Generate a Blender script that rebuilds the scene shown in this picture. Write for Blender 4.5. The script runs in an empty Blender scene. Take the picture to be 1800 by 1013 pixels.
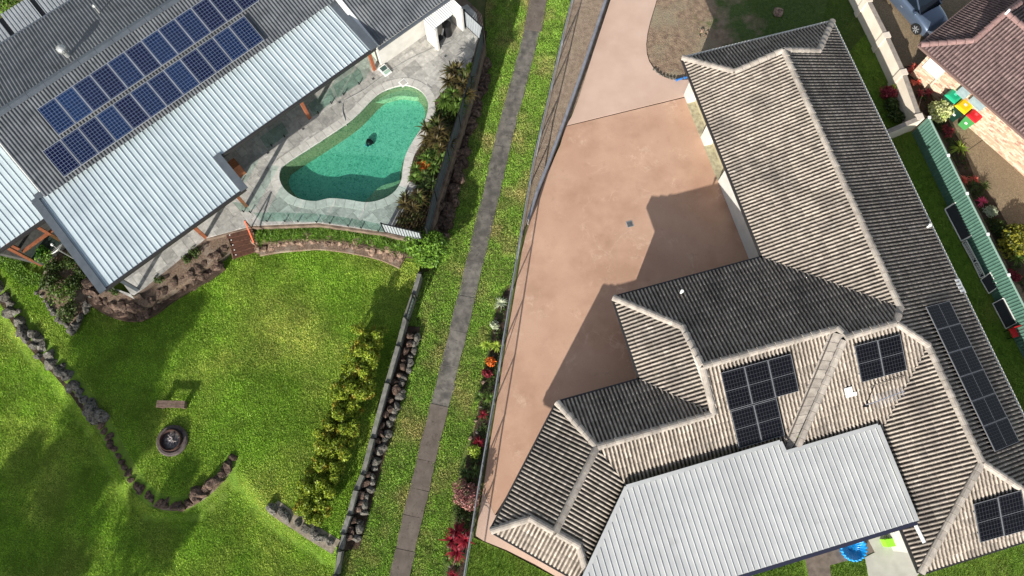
import bpy, bmesh, math, random
import numpy as np
from mathutils import Vector, Matrix, Quaternion, noise
from mathutils.geometry import delaunay_2d_cdt

random.seed(7); RNG = np.random.default_rng(7)
SC = bpy.context.scene
COL = SC.collection

# ------------------------------------------------------------------ camera
FPX, TILT, HC = 1250.0, math.radians(17.0), 34.0      # focal length in photo pixels, tilt from straight down, drone height
cam_d = bpy.data.cameras.new('camera'); cam = bpy.data.objects.new('camera', cam_d); COL.objects.link(cam)
cam_d.sensor_width = 36.0; cam_d.lens = 36.0 * FPX / 1800.0
cam_d.clip_start = 0.1; cam_d.clip_end = 3000.0
cam.location = (0, 0, HC); cam.rotation_euler = (TILT, 0, 0)
SC.camera = cam

# ------------------------------------------------------------------ light
SUN_AZ = math.radians(22.8)      # shadows run this far from +Y towards +X
SUN_EL = math.radians(23.0)
SHDIR = Vector((math.sin(SUN_AZ), math.cos(SUN_AZ), 0))
w = bpy.data.worlds.new('World'); SC.world = w; w.use_nodes = True
wn = w.node_tree
sky = wn.nodes.new('ShaderNodeTexSky'); sky.sky_type = 'NISHITA'; sky.sun_disc = False
sky.sun_elevation = SUN_EL; sky.sun_rotation = SUN_AZ + math.pi
hs = wn.nodes.new('ShaderNodeHueSaturation'); hs.inputs['Saturation'].default_value = .55      # thin high haze
wn.links.new(sky.outputs[0], hs.inputs['Color']); wn.links.new(hs.outputs[0], wn.nodes['Background'].inputs[0])
wn.nodes['Background'].inputs[1].default_value = 0.11
sun_d = bpy.data.lights.new('sun', 'SUN'); sun = bpy.data.objects.new('sun', sun_d); COL.objects.link(sun)
sun_d.energy = 5.0; sun_d.angle = math.radians(0.55); sun_d.color = (1.0, 0.955, 0.88)
sdir = Vector((SHDIR.x * math.cos(SUN_EL), SHDIR.y * math.cos(SUN_EL), -math.sin(SUN_EL)))
sun.rotation_euler = sdir.to_track_quat('-Z', 'Y').to_euler()
sun.location = (-30, -60, 60)
SC.view_settings.view_transform = 'Standard'; SC.view_settings.look = 'None'
SC.view_settings.exposure = 0.75; SC.view_settings.gamma = 1.0
SC.render.engine = 'CYCLES'
SC.cycles.max_bounces = 6; SC.cycles.transparent_max_bounces = 8

# ------------------------------------------------------------------ helpers: photo pixel -> place
CT, ST = math.cos(TILT), math.sin(TILT)
def ray(x, y):
    u, v = x - 900.0, 506.5 - y
    return Vector((u, v * CT + FPX * ST, -(FPX * CT - v * ST)))
def P(x, y, z=0.0):
    r = ray(x, y); k = (HC - z) / -r.z
    return Vector((r.x * k, r.y * k, z))
def hit(x, y, p0, n):
    r = ray(x, y); o = Vector((0, 0, HC))
    return o + r * ((p0 - o).dot(n) / r.dot(n))
def pix(p):
    d = Vector(p) - Vector((0, 0, HC))
    # camera axes: right X, up (0,ct,st), view (0,st,-ct)
    dep = d.y * ST - d.z * CT; up = d.y * CT + d.z * ST
    return (900 + FPX * d.x / dep, 506.5 - FPX * up / dep, dep)
def PL(pts, z=0.0): return [P(x, y, z) for x, y in pts]
def XY(pts): return [(p.x, p.y) for p in pts]

# ------------------------------------------------------------------ helpers: materials
def S(r, g, b):
    f = lambda c: (c / 255 / 12.92) if c <= 10.31 else ((c / 255 + 0.055) / 1.055) ** 2.4
    return (f(r), f(g), f(b), 1.0)
class NT:
    def __init__(s, name):
        s.m = bpy.data.materials.new(name); s.m.use_nodes = True; s.t = s.m.node_tree
        s.b = s.t.nodes['Principled BSDF']; s.o = s.t.nodes['Material Output']
    def n(s, k, **kw):
        nd = s.t.nodes.new(k)
        for a, v in kw.items(): setattr(nd, a, v)
        return nd
    def l(s, a, b): s.t.links.new(a, b)
    def math(s, op, a, b=None, c=None):
        nd = s.n('ShaderNodeMath', operation=op)
        for i, q in enumerate((a, b, c)):
            if q is None: continue
            if isinstance(q, (int, float)): nd.inputs[i].default_value = q
            else: s.l(q, nd.inputs[i])
        return nd.outputs[0]
    def mix(s, f, a, b, mode='MIX'):
        nd = s.n('ShaderNodeMix', data_type='RGBA', blend_type=mode)
        for i, q in ((0, f), (6, a), (7, b)):
            if isinstance(q, (int, float)): nd.inputs[i].default_value = q
            elif isinstance(q, tuple): nd.inputs[i].default_value = q
            else: s.l(q, nd.inputs[i])
        return nd.outputs[2]
    def noise(s, vec, scale, detail=4, rough=0.55, lo=0.35, hi=0.65, dist=0.0):
        nd = s.n('ShaderNodeTexNoise'); s.l(vec, nd.inputs['Vector'])
        nd.inputs['Scale'].default_value = scale; nd.inputs['Detail'].default_value = detail
        nd.inputs['Roughness'].default_value = rough; nd.inputs['Distortion'].default_value = dist
        mr = s.n('ShaderNodeMapRange'); mr.inputs[1].default_value = lo; mr.inputs[2].default_value = hi
        s.l(nd.outputs[0], mr.inputs[0]); return mr.outputs[0]
    def pos(s): return s.n('ShaderNodeNewGeometry').outputs['Position']
    def attr(s, name): return s.n('ShaderNodeAttribute', attribute_name=name).outputs['Fac']
    def bump(s, h, strength, dist=0.02):
        nd = s.n('ShaderNodeBump'); nd.inputs['Strength'].default_value = strength; nd.inputs['Distance'].default_value = dist
        s.l(h, nd.inputs['Height']); s.l(nd.outputs[0], s.b.inputs['Normal'])
    def col(s, c):
        if isinstance(c, tuple): s.b.inputs['Base Color'].default_value = c
        else: s.l(c, s.b.inputs['Base Color'])
MATS = {}
def M(name, c1, c2=None, scale=4.0, rough=0.75, spec=0.3, metal=0.0, c3=None, s3=0.4, f3=0.8, lo3=0.5, hi3=0.7,
      bump=0.0, bscale=40.0, bdist=0.02, tone=0.0, objvar=0.0, detail=5, c4=None, s4=1.2, lo4=.55, hi4=.75, coat=0.0, pan=None):
    if name in MATS: return MATS[name]
    t = NT(name); pos = t.pos(); c = c1
    if c2 is not None: c = t.mix(t.noise(pos, scale, detail), c1, c2)
    if c3 is not None:
        f = t.math('MULTIPLY', t.noise(pos, s3, 5, lo=lo3, hi=hi3), f3); c = t.mix(f, c, c3)
    if c4 is not None:
        c = t.mix(t.noise(pos, s4, 6, .65, lo=lo4, hi=hi4, dist=.6), c, c4)
    if pan is not None:
        pf = t.math('MULTIPLY', t.math('SUBTRACT', 1.0, t.attr('pan')), t.math('MULTIPLY_ADD', t.noise(pos, 2.5, 4, lo=.3, hi=.7), .3, .68)); c = t.mix(pf, c, pan)
    if tone:
        k = t.math('MULTIPLY_ADD', t.attr('tone'), tone, 1.0 - tone / 2)
        h = t.n('ShaderNodeHueSaturation'); 
        if isinstance(c, tuple): h.inputs['Color'].default_value = c
        else: t.l(c, h.inputs['Color'])
        t.l(k, h.inputs['Value']); c = h.outputs[0]
    if objvar:
        oi = t.n('ShaderNodeObjectInfo'); k = t.math('MULTIPLY_ADD', oi.outputs['Random'], objvar, 1.0 - objvar / 2)
        h = t.n('ShaderNodeHueSaturation')
        if isinstance(c, tuple): h.inputs['Color'].default_value = c
        else: t.l(c, h.inputs['Color'])
        t.l(k, h.inputs['Value']); c = h.outputs[0]
    t.col(c)
    t.b.inputs['Roughness'].default_value = rough; t.b.inputs['Metallic'].default_value = metal
    t.b.inputs['Specular IOR Level'].default_value = spec
    if coat: t.b.inputs['Coat Weight'].default_value = coat; t.b.inputs['Coat Roughness'].default_value = .05
    if bump: t.bump(t.noise(pos, bscale, 5, lo=0.2, hi=0.8), bump, bdist)
    MATS[name] = t.m; return t.m

def leaf_mat(name, c1, c2, c3=None, scale=1.5, rough=.5, trans=.25, s3=.25, lo3=.5, hi3=.68, tone=.9):
    if name in MATS: return MATS[name]
    t = NT(name); pos = t.pos()
    c = t.mix(t.attr('tone'), c1, c2)
    if c3 is not None: c = t.mix(t.noise(pos, s3, 4, lo=lo3, hi=hi3), c, c3)
    h = t.n('ShaderNodeHueSaturation'); t.l(c, h.inputs['Color'])
    t.l(t.math('MULTIPLY_ADD', t.noise(pos, scale, 4, .7), .55, .72), h.inputs['Value'])
    c = h.outputs[0]; t.col(c)
    t.b.inputs['Roughness'].default_value = rough; t.b.inputs['Specular IOR Level'].default_value = .25
    if trans:
        tr = t.n('ShaderNodeBsdfTranslucent'); t.l(c, tr.inputs[0])
        mx = t.n('ShaderNodeMixShader'); mx.inputs[0].default_value = trans
        t.l(t.b.outputs[0], mx.inputs[1]); t.l(tr.outputs[0], mx.inputs[2]); t.l(mx.outputs[0], t.o.inputs[0])
    MATS[name] = t.m; return t.m

# ------------------------------------------------------------------ helpers: objects
def tag(o, label=None, cat=None, group=None, kind=None):
    if label: o['label'] = label
    if cat: o['category'] = cat
    if group: o['group'] = group
    if kind: o['kind'] = kind
    return o
def thing(name, label, cat, loc=(0, 0, 0), group=None):
    o = bpy.data.objects.new(name, None); COL.objects.link(o); o.location = loc; o.empty_display_size = .3
    return tag(o, label, cat, group)
def wloc(o):
    v = Vector((0, 0, 0))
    while o is not None: v += o.location; o = o.parent
    return v
def link(name, me, mat, parent=None):
    o = bpy.data.objects.new(name, me); COL.objects.link(o)
    if mat is not None and not me.materials: me.materials.append(mat)
    if parent is not None: o.parent = parent
    return o
class MB:
    def __init__(s): s.v = []; s.f = []; s.t = []
    def add(s, vs, fs, tone=None):
        k = len(s.v); s.v += [tuple(p) for p in vs]; s.f += [tuple(i + k for i in f) for f in fs]
        s.t += [0.5 if tone is None else tone] * len(vs); return s
    def box(s, c, size, ax=None, tone=None):
        c = Vector(c); ax = ax or (Vector((1, 0, 0)), Vector((0, 1, 0)), Vector((0, 0, 1)))
        a, b, d = (Vector(ax[i]) * size[i] * .5 for i in range(3))
        vs = [c + i * a + j * b + k * d for k in (-1, 1) for j in (-1, 1) for i in (-1, 1)]
        return s.add(vs, [(0, 2, 3, 1), (4, 5, 7, 6), (0, 1, 5, 4), (2, 6, 7, 3), (0, 4, 6, 2), (1, 3, 7, 5)], tone)
    def beam(s, p, q, wd, ht, up=Vector((0, 0, 1)), tone=None):
        p, q = Vector(p), Vector(q); d = q - p; L = d.length; d.normalize()
        up = Vector(up)
        if abs(d.dot(up)) > .98: up = Vector((0, 1, 0))
        r = d.cross(up).normalized(); u = r.cross(d).normalized()
        return s.box((p + q) / 2, (wd, L, ht), (r, d, u), tone)
    def tube(s, p, q, r0, r1=None, n=8, caps=True, tone=None):
        p, q = Vector(p), Vector(q); r1 = r0 if r1 is None else r1; d = (q - p).normalized()
        a = d.orthogonal().normalized(); b = d.cross(a)
        vs = [p + (a * math.cos(t) + b * math.sin(t)) * r0 for t in [2 * math.pi * i / n for i in range(n)]]
        vs += [q + (a * math.cos(t) + b * math.sin(t)) * r1 for t in [2 * math.pi * i / n for i in range(n)]]
        fs = [(i, (i + 1) % n, n + (i + 1) % n, n + i) for i in range(n)]
        if caps: fs += [tuple(range(n))[::-1], tuple(range(n, 2 * n))]
        return s.add(vs, fs, tone)
    def path(s, pts, r, n=6, tone=None):
        for a, b in zip(pts[:-1], pts[1:]): s.tube(a, b, r, r, n, True, tone)
        return s
    def prism(s, poly, z0, z1, bottom=False, tone=None):
        n = len(poly)
        A = sum(poly[i][0] * poly[(i + 1) % n][1] - poly[(i + 1) % n][0] * poly[i][1] for i in range(n))
        if A < 0: poly = poly[::-1]
        vs = [(p[0], p[1], z0) for p in poly] + [(p[0], p[1], z1) for p in poly]
        fs = [tuple(range(n, 2 * n))] + [(i, (i + 1) % n, n + (i + 1) % n, n + i) for i in range(n)]
        if bottom: fs.append(tuple(range(n))[::-1])
        return s.add(vs, fs, tone)
    def lathe(s, c, prof, n=20, tone=None, sx=1, sy=1):
        c = Vector(c); vs = []; fs = []
        for r, z in prof:
            vs += [c + Vector((r * math.cos(2 * math.pi * i / n) * sx, r * math.sin(2 * math.pi * i / n) * sy, z)) for i in range(n)]
        for k in range(len(prof) - 1):
            fs += [(k * n + i, k * n + (i + 1) % n, (k + 1) * n + (i + 1) % n, (k + 1) * n + i) for i in range(n)]
        if prof[-1][0] > 1e-4: fs.append(tuple(range((len(prof) - 1) * n, len(prof) * n)))
        return s.add(vs, fs, tone)
    def mesh(s, name, off=Vector((0, 0, 0)), smooth=False):
        me = bpy.data.meshes.new(name)
        me.from_pydata([(v[0] - off.x, v[1] - off.y, v[2] - off.z) for v in s.v], [], s.f)
        at = me.attributes.new('tone', 'FLOAT', 'POINT'); at.data.foreach_set('value', np.array(s.t, dtype=np.float32))
        if smooth: me.polygons.foreach_set('use_smooth', [True] * len(me.polygons))
        me.update(); return me
    def build(s, name, mat, parent=None, smooth=False, bevel=0.0):
        off = wloc(parent) if parent is not None else Vector((0, 0, 0))
        o = link(name, s.mesh(name, off, smooth), mat, parent)
        if bevel:
            b = o.modifiers.new('bevel', 'BEVEL'); b.width = bevel; b.segments = 2; b.limit_method = 'ANGLE'
        return o
def fastmesh(name, V, F, tone=None):
    """V (n,3), F (m,k) numpy -> mesh"""
    me = bpy.data.meshes.new(name); n, (m, k) = len(V), F.shape
    me.vertices.add(n); me.vertices.foreach_set('co', np.ascontiguousarray(V, dtype=np.float32).ravel())
    me.loops.add(m * k); me.loops.foreach_set('vertex_index', np.ascontiguousarray(F, dtype=np.int32).ravel())
    me.polygons.add(m); me.polygons.foreach_set('loop_start', np.arange(0, m * k, k, dtype=np.int32))
    if tone is not None:
        at = me.attributes.new('tone', 'FLOAT', 'POINT'); at.data.foreach_set('value', np.ascontiguousarray(tone, dtype=np.float32))
    me.update(calc_edges=True); return me
def structure(name, mb, mat, smooth=False):
    return tag(mb.build(name, mat, None, smooth), kind='structure')
def inpoly(X, Y, poly):
    r = np.zeros(X.shape, bool); n = len(poly)
    for i in range(n):
        x0, y0 = poly[i][0], poly[i][1]; x1, y1 = poly[(i + 1) % n][0], poly[(i + 1) % n][1]
        if y0 == y1: continue
        c = ((y0 > Y) != (y1 > Y)) & (X < (x1 - x0) * (Y - y0) / (y1 - y0) + x0); r ^= c
    return r
def pdist(X, Y, poly, closed=True):
    d = np.full(X.shape, 1e9); n = len(poly)
    for i in range(n if closed else n - 1):
        x0, y0 = poly[i][0], poly[i][1]; x1, y1 = poly[(i + 1) % n][0], poly[(i + 1) % n][1]
        L = (x1 - x0) ** 2 + (y1 - y0) ** 2 + 1e-12
        t = np.clip(((X - x0) * (x1 - x0) + (Y - y0) * (y1 - y0)) / L, 0, 1)
        d = np.minimum(d, np.hypot(X - x0 - t * (x1 - x0), Y - y0 - t * (y1 - y0)))
    return d
def clip_tris(tile, region, hole=None):
    pls = [tile, region] + ([hole] if hole else []); vs, es = [], []
    for pl in pls:
        k = len(vs); n = len(pl); vs += [Vector((p[0], p[1])) for p in pl]; es += [(k + i, k + (i + 1) % n) for i in range(n)]
    r = delaunay_2d_cdt(vs, es, [], 0, 1e-4); V = r[0]; T = [tuple(f) for f in r[2]]
    C = np.array([[(V[f[0]].x + V[f[1]].x + V[f[2]].x) / 3, (V[f[0]].y + V[f[1]].y + V[f[2]].y) / 3] for f in T])
    k = inpoly(C[:, 0], C[:, 1], tile) & inpoly(C[:, 0], C[:, 1], region)
    if hole: k &= ~inpoly(C[:, 0], C[:, 1], hole)
    return V, [f for f, q in zip(T, k) if q]
def slab(mb, V2, tris, z0, z1, tone=None):
    """thin slab over a set of 2D triangles"""
    used = sorted({i for t in tris for i in t}); ix = {u: i for i, u in enumerate(used)}; n = len(used)
    vs = [(V2[u].x, V2[u].y, z1) for u in used] + [(V2[u].x, V2[u].y, z0) for u in used]
    def ccw(t):
        a, b, c = (V2[i] for i in t); return t if (b.x - a.x) * (c.y - a.y) - (b.y - a.y) * (c.x - a.x) > 0 else t[::-1]
    fs = [tuple(ix[i] for i in ccw(t)) for t in tris]; cnt = {}
    for t in fs:
        for a, b in zip(t, t[1:] + t[:1]): cnt[(a, b)] = 1
    for (a, b) in list(cnt):
        if (b, a) not in cnt: fs.append((b, a, a + n, b + n))
    mb.add(vs, fs, tone)
def resample(pts, step):
    out = [Vector(pts[0])]; acc = 0.0
    for a, b in zip(pts[:-1], pts[1:]):
        a, b = Vector(a), Vector(b); L = (b - a).length; d = step - acc
        while d <= L: out.append(a + (b - a) * (d / L)); d += step
        acc = (acc + L) % step if True else 0
    return out
def smoothpts(pts, k=4, closed=True):
    n = len(pts); out = []
    for i in range(n if closed else n - 1):
        p = [Vector(pts[(i + j) % n] if closed else pts[min(max(i + j, 0), n - 1)]) for j in (-1, 0, 1, 2)]
        for q in range(k):
            t = q / k
            out.append(.5 * ((2 * p[1]) + (p[2] - p[0]) * t + (2 * p[0] - 5 * p[1] + 4 * p[2] - p[3]) * t * t + (3 * p[1] - p[0] - 3 * p[2] + p[3]) * t ** 3))
    if not closed: out.append(Vector(pts[-1]))
    return out
ORD = ['first', 'second', 'third', 'fourth', 'fifth', 'sixth', 'seventh', 'eighth', 'ninth', 'tenth', 'eleventh', 'twelfth', 'thirteenth', 'fourteenth']

# ================================================================== SETTING
ZD = 1.40       # pool terrace level
ZL = 0.45       # upper lawn level
m_earth = M('earth', S(92, 92, 54), S(72, 80, 40), 2.5, .95, c3=S(72, 98, 38), s3=.15, f3=.8, bump=.5, bscale=25)
m_soil = M('soil', S(74, 58, 46), S(48, 38, 31), 6, .95, c3=S(110, 92, 76), s3=1.5, f3=.6, bump=.8, bscale=30, bdist=.05)
m_mulch = M('mulch', S(142, 122, 104), S(98, 80, 67), 14, .95, c3=S(166, 154, 140), s3=1.3, f3=.8, bump=.9, bscale=45, bdist=.04)
m_turf = M('turf', S(84, 114, 32), S(104, 132, 42), 3, .95, c3=S(112, 118, 52), s3=.35, f3=.5, bump=.8, bscale=18, bdist=.05)
m_vturf = M('verge_turf', S(70, 92, 36), S(96, 108, 50), 3, .95, c3=S(122, 110, 72), s3=.6, f3=.7, bump=.8, bscale=18, bdist=.05)

g = MB(); g.add([(-400, -400, -.06), (400, -400, -.06), (400, 400, -.06), (-400, 400, -.06)], [(0, 1, 2, 3)])
structure('ground', g, m_earth)

# --- lane verge (grass either side of the footpath)
WALL = [(742, 466), (738, 481), (727, 518), (713, 558), (700, 608), (681, 673), (655, 770), (638, 834), (626, 861), (614, 905), (603, 938), (596, 968), (589, 1012), (570, 1090)]
FENCE = [(1062, -230), (1022, -70), (1005, 0), (985, 80), (962, 180), (940, 270), (925, 355), (912, 430), (897, 520), (884, 600), (870, 690), (856, 770), (842, 850), (830, 925), (820, 985), (808, 1060)]
BANK = [(900, -230), (862, -60), (853, 20), (853, 90), (846, 150), (836, 200), (825, 240), (815, 285), (800, 330), (793, 370), (786, 410), (775, 450), (762, 472), (740, 484), (722, 535), (714, 572), (738, 575)]
VERGE = BANK + [(735, 590), (722, 650), (700, 720), (680, 790), (662, 850), (648, 905), (634, 955), (606, 972), (597, 1012), (578, 1090)]
verge_poly = XY(PL(VERGE + [(770, 1090)] + [(x - 2, y) for x, y in FENCE[::-1]]))
v = MB(); v.add([(x, y, 0) for x, y in verge_poly], [tuple(range(len(verge_poly)))]); structure('verge', v, m_vturf)

# --- footpath: every slab a piece
CL = [(990, -190), (958, -50), (946, 0), (935, 60), (907, 161), (882, 258), (865, 340), (856, 372), (835, 460), (820, 522), (806, 583), (790, 645), (784, 675), (773, 713), (749, 810), (738, 860), (726, 908), (703, 1013), (690, 1070)]
m_path = [M('path_concrete_dark', S(86, 82, 77), S(116, 111, 103), 3.0, .9, c3=S(66, 64, 60), s3=1.3, f3=.8, c4=S(58, 55, 50), s4=5, bump=.5, bscale=60, bdist=.01, objvar=.25),
          M('path_concrete_brown', S(92, 83, 75), S(108, 98, 89), 2.5, .9, c3=S(76, 68, 61), s3=1.2, f3=.7, c4=S(64, 57, 50), s4=5, bump=.5, bscale=60, bdist=.01, objvar=.22)]
cl = [P(x, y) for x, y in CL]
def path_at(ypx):
    for (a, pa), (b, pb) in zip(zip(CL, cl), zip(CL[1:], cl[1:])):
        if a[1] <= ypx <= b[1]:
            t = (ypx - a[1]) / (b[1] - a[1]); return pa.lerp(pb, t), (pb - pa).normalized()
pb = MB(); hw = .445
L_ = []; R_ = []
for i, p in enumerate(cl):
    d = (cl[min(i + 1, len(cl) - 1)] - cl[max(i - 1, 0)]).normalized(); nrm = Vector((-d.y, d.x, 0))
    L_.append(p + nrm * (hw - .01)); R_.append(p - nrm * (hw - .01))
path_poly = XY(L_ + R_[::-1])
path_core = XY([p + (q - p) * (.10 + .05 * math.sin(i * 2.3)) for i, (p, q) in enumerate(zip(L_, R_))] + [q + (p - q) * (.10 + .05 * math.sin(i * 1.7)) for i, (p, q) in list(enumerate(zip(L_, R_)))[::-1]])
pb.prism(path_poly, -.05, .012)
footpath = structure('footpath', pb, m_soil)
seams = [-185, -115, -45, 55, 128, 195, 258, 314, 370, 460, 522, 583, 645, 713, 810, 861, 908, 968, 1060]
for k, (y0, y1) in enumerate(zip(seams[:-1], seams[1:])):
    p0, d0 = path_at(y0); p1, d1 = path_at(y1); d = (p1 - p0).normalized(); nr = Vector((-d.y, d.x, 0))
    p0 = p0 + d * .007; p1 = p1 - d * .007; j = lambda: random.uniform(-.025, .025)
    mid = path_at((y0 + y1) / 2)[0]; h = .055 + random.uniform(-.006, .008)
    w0 = hw + (.06 if k < 3 else 0)
    ring = []
    for sgn, seq in ((1, (p0, p0.lerp(p1, .35), mid, p0.lerp(p1, .7), p1)), (-1, (p1, p0.lerp(p1, .7), mid, p0.lerp(p1, .3), p0))):
        for q in seq: ring.append(q + nr * sgn * (w0 + j()))
    MB().prism(XY(ring), 0.0, h).build('path_slab', m_path[1] if k < 3 or y0 >= 713 else m_path[0], footpath)

# --- driveway: two concrete pours meeting at a joint, plus a narrow border run
m_drive_a = M('new_concrete', S(184, 157, 140), S(191, 165, 149), .8, .85, c3=S(174, 147, 131), s3=.35, f3=.6, c4=S(166, 144, 130), s4=.9, lo4=.66, hi4=.85, bump=.15, bscale=90, bdist=.005)
t = NT('stained_concrete'); ps = t.pos()
c = t.mix(t.noise(ps, .45, 5), S(173, 138, 116), S(185, 151, 128)); c = t.mix(t.math('MULTIPLY', t.noise(ps, .28, 6, .62, lo=.47, hi=.62), .6), c, S(152, 117, 96)); c = t.mix(t.math('MULTIPLY', t.noise(ps, .17, 5, .6, lo=.5, hi=.62), .5), c, S(186, 154, 132))
for sc_, off_, wd_, st_ in ((.33, .52, 22., .5), (.5, .45, 30., .4), (.24, .57, 26., .45)):       # dried puddle edges
    nd = t.n('ShaderNodeTexNoise'); t.l(ps, nd.inputs['Vector']); nd.inputs['Scale'].default_value = sc_; nd.inputs['Detail'].default_value = 6; nd.inputs['Roughness'].default_value = .6; nd.inputs['Distortion'].default_value = .5
    ln = t.math('MAXIMUM', t.math('SUBTRACT', 1.0, t.math('MULTIPLY', t.math('ABSOLUTE', t.math('SUBTRACT', nd.outputs[0], off_)), wd_ * 3)), 0.0)
    c = t.mix(t.math('MULTIPLY', t.math('MULTIPLY', ln, st_), t.noise(ps, .6, 3, lo=.5, hi=.65)), c, S(206, 178, 156))
c = t.mix(t.math('MULTIPLY', t.noise(ps, 1.6, 6, .7, lo=.6, hi=.75), .5), c, S(140, 108, 90)); c = t.mix(t.math('MULTIPLY', t.noise(ps, 14, 4, .7, lo=.5, hi=.8), .25), c, S(140, 110, 92))
t.col(c); t.b.inputs['Roughness'].default_value = .85; t.b.inputs['Specular IOR Level'].default_value = .3; t.bump(t.noise(ps, 90, 4, lo=.2, hi=.8), .15, .005); m_drive_b = t.m
dl = [(1075, -5), (1042, 95), (1020, 165), (1005, 205), (995, 221)]
dl2 = [(985, 255), (962, 305), (945, 350), (930, 390), (918, 440), (905, 515), (892, 590), (880, 665), (868, 740), (858, 800), (849, 862)]
dr = [(1215, 167), (1213, 140), (1195, 141), (1180, 140), (1168, 136), (1157, 129), (1148, 119), (1141, 108), (1137, 95), (1136, 78), (1138, 60), (1143, 38), (1150, 15), (1156, -5)]
upper = XY(PL([(1160, -230), (1092, -60)] + dl + dr + [(1170, -60), (1235, -230)], .05)); lower = XY(PL([(994, 223)] + dl2 + [(870, 905), (960, 760), (1160, 700), (1345, 520), (1335, 440), (1216, 169)], .05))
border = XY(PL([(848.8, 863.2), (842, 905), (836, 942), (850, 951), (890, 967), (940, 992), (985, 1018), (1040, 1050), (1080, 1010), (960, 945), (905, 898), (870.2, 905.9)], .05))
dw = MB(); dw.prism([(p[0], p[1]) for p in XY(PL([(1160, -230), (1092, -60)] + dl + dl2 + [(842, 905), (836, 942), (890, 967), (985, 1018), (1080, 1010), (1345, 520), (1335, 440)] + dr + [(1170, -60), (1235, -230)], 0))], -.04, .02)
drive = structure('driveway', dw, m_soil)
for nm, pl, mt in (('concrete_slab', upper, m_drive_a), ('concrete_slab', lower, m_drive_b), ('concrete_slab', border, m_drive_a)):
    MB().prism(pl, .0, .06).build(nm, mt, drive)

# --- dirt strip beside the driveway, dirt yard above the tiled house
m_dirt = M('dry_dirt', S(158, 140, 122), S(130, 112, 96), 3.5, .95, c3=S(134, 124, 98), s3=.5, f3=.55, c4=S(160, 142, 124), s4=2.2, bump=.9, bscale=22, bdist=.05)
d = MB(); pp = XY(PL([(1062, -230), (1022, -70), (1005, 0), (985, 80), (962, 180), (940, 270), (925, 355), (914, 430), (926, 392), (990, 235), (1020, 165), (1070, 5), (1092, -60), (1160, -230)]))
d.add([(x, y, .012) for x, y in pp], [tuple(range(len(pp)))]); structure('dirt_strip', d, m_dirt)
m_yard = NT('yard_dirt')
t = m_yard; ps = t.pos(); sp = t.n('ShaderNodeSeparateXYZ'); t.l(ps, sp.inputs[0])
cd = t.mix(t.noise(ps, 3.2, 6), S(152, 130, 108), S(112, 92, 76)); cd = t.mix(t.noise(ps, .7, 5, lo=.45, hi=.65), cd, S(140, 128, 106))
cg = t.mix(t.noise(ps, 5, 5), S(58, 80, 26), S(80, 98, 40))
fx = t.math('ADD', t.math('MULTIPLY', t.math('SUBTRACT', sp.outputs[0], 11.0), .45), t.math('MULTIPLY', t.math('SUBTRACT', t.noise(ps, .9, 5), .5), 1.6))
fx = t.math('MINIMUM', t.math('MAXIMUM', fx, 0.0), 1.0)
t.col(t.mix(fx, cd, cg)); t.b.inputs['Roughness'].default_value = .95; t.bump(t.noise(ps, 22, 5, lo=.2, hi=.8), .9, .05)
yard_px = [(1170, -60)] + [(x + 1, y) for x, y in dr[::-1]] + [(1240, 180), (1450, 140), (1520, 60), (1470, -60)]
pp = XY(PL(yard_px)); d = MB(); d.add([(x, y, .016) for x, y in pp], [tuple(range(len(pp)))]); structure('dirt_yard', d, m_yard.m)

# --- side lawn right of the tiled house and back lawn
pp = XY(PL([(1440, 60), (1470, -60), (1472, -60), (1605, 237), (1660, 345), (1900, 820), (1900, 1120), (800, 1120), (818, 985), (832, 945), (890, 970), (985, 1020), (1300, 900), (1500, 300)]))
d = MB(); d.add([(x, y, .008) for x, y in pp], [tuple(range(len(pp)))]); structure('side_lawn', d, m_turf)

# --- neighbour's exposed aggregate paving
m_aggr = M('exposed_aggregate', S(146, 128, 102), S(104, 90, 72), 22, .9, c3=S(120, 104, 82), s3=.6, f3=.6, bump=.6, bscale=70, bdist=.015)
pp = XY(PL([(1472, -60), (1605, 237), (1660, 345), (1900, 820), (2000, 820), (2000, -120), (1500, -120)]))
d = MB(); d.add([(x, y, .020) for x, y in pp], [tuple(range(len(pp)))]); structure('neighbour_paving', d, m_aggr)
m_joint = M('joint_dark', S(52, 46, 40), rough=.95)
tag_b = MB(); tag_b.beam(P(1665, 290, .024), P(1800, 195, .024), .03, .006)
pj = tag_b.build('paving_joint', m_joint, bpy.data.objects['neighbour_paving'])

# --- left lawn as terrain: upper lawn held by the rock walls, lower lawn beyond them
RW1 = [(-70, 395), (-30, 452), (0, 500), (20, 532), (45, 572), (80, 618), (110, 650), (145, 692), (176, 738), (190, 764), (206, 792), (226, 828), (246, 857), (267, 876), (290, 887), (320, 888), (346, 876), (370, 858), (390, 836), (404, 818), (412, 803)]
RW2 = [(482, 891), (502, 905), (526, 920), (546, 934), (566, 946), (592, 962)]
upper_l = XY(PL(RW1 + RW2 + [(600, 940), (745, 460), (745, 400), (300, 300), (-90, 300)]))
def lawn_z(X, Y):
    X = np.asarray(X, float); Y = np.asarray(Y, float)
    ins = inpoly(X, Y, upper_l); dd = pdist(X, Y, upper_l); dd = np.where(ins, 0, dd)
    s = np.clip(dd / .9, 0, 1); s = s * s * (3 - 2 * s)
    return ZL * (1 - s) + .06 * s + .025 * np.sin(X * .7 + 1) * np.cos(Y * .6)
lawn_px = WALL + [(300, 1200), (-300, 1300), (-300, 300), (300, 250), (745, 400)]
lp = XY(PL(lawn_px))
gx, gy = np.meshgrid(np.arange(-40, 0, .45), np.arange(-12, 24, .45)); gx = gx.ravel(); gy = gy.ravel()
k = inpoly(gx, gy, lp) & (pdist(gx, gy, lp) > .2); gx, gy = gx[k], gy[k]
vs = [Vector(p) for p in lp] + [Vector((a, b)) for a, b in zip(gx, gy)]
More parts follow.
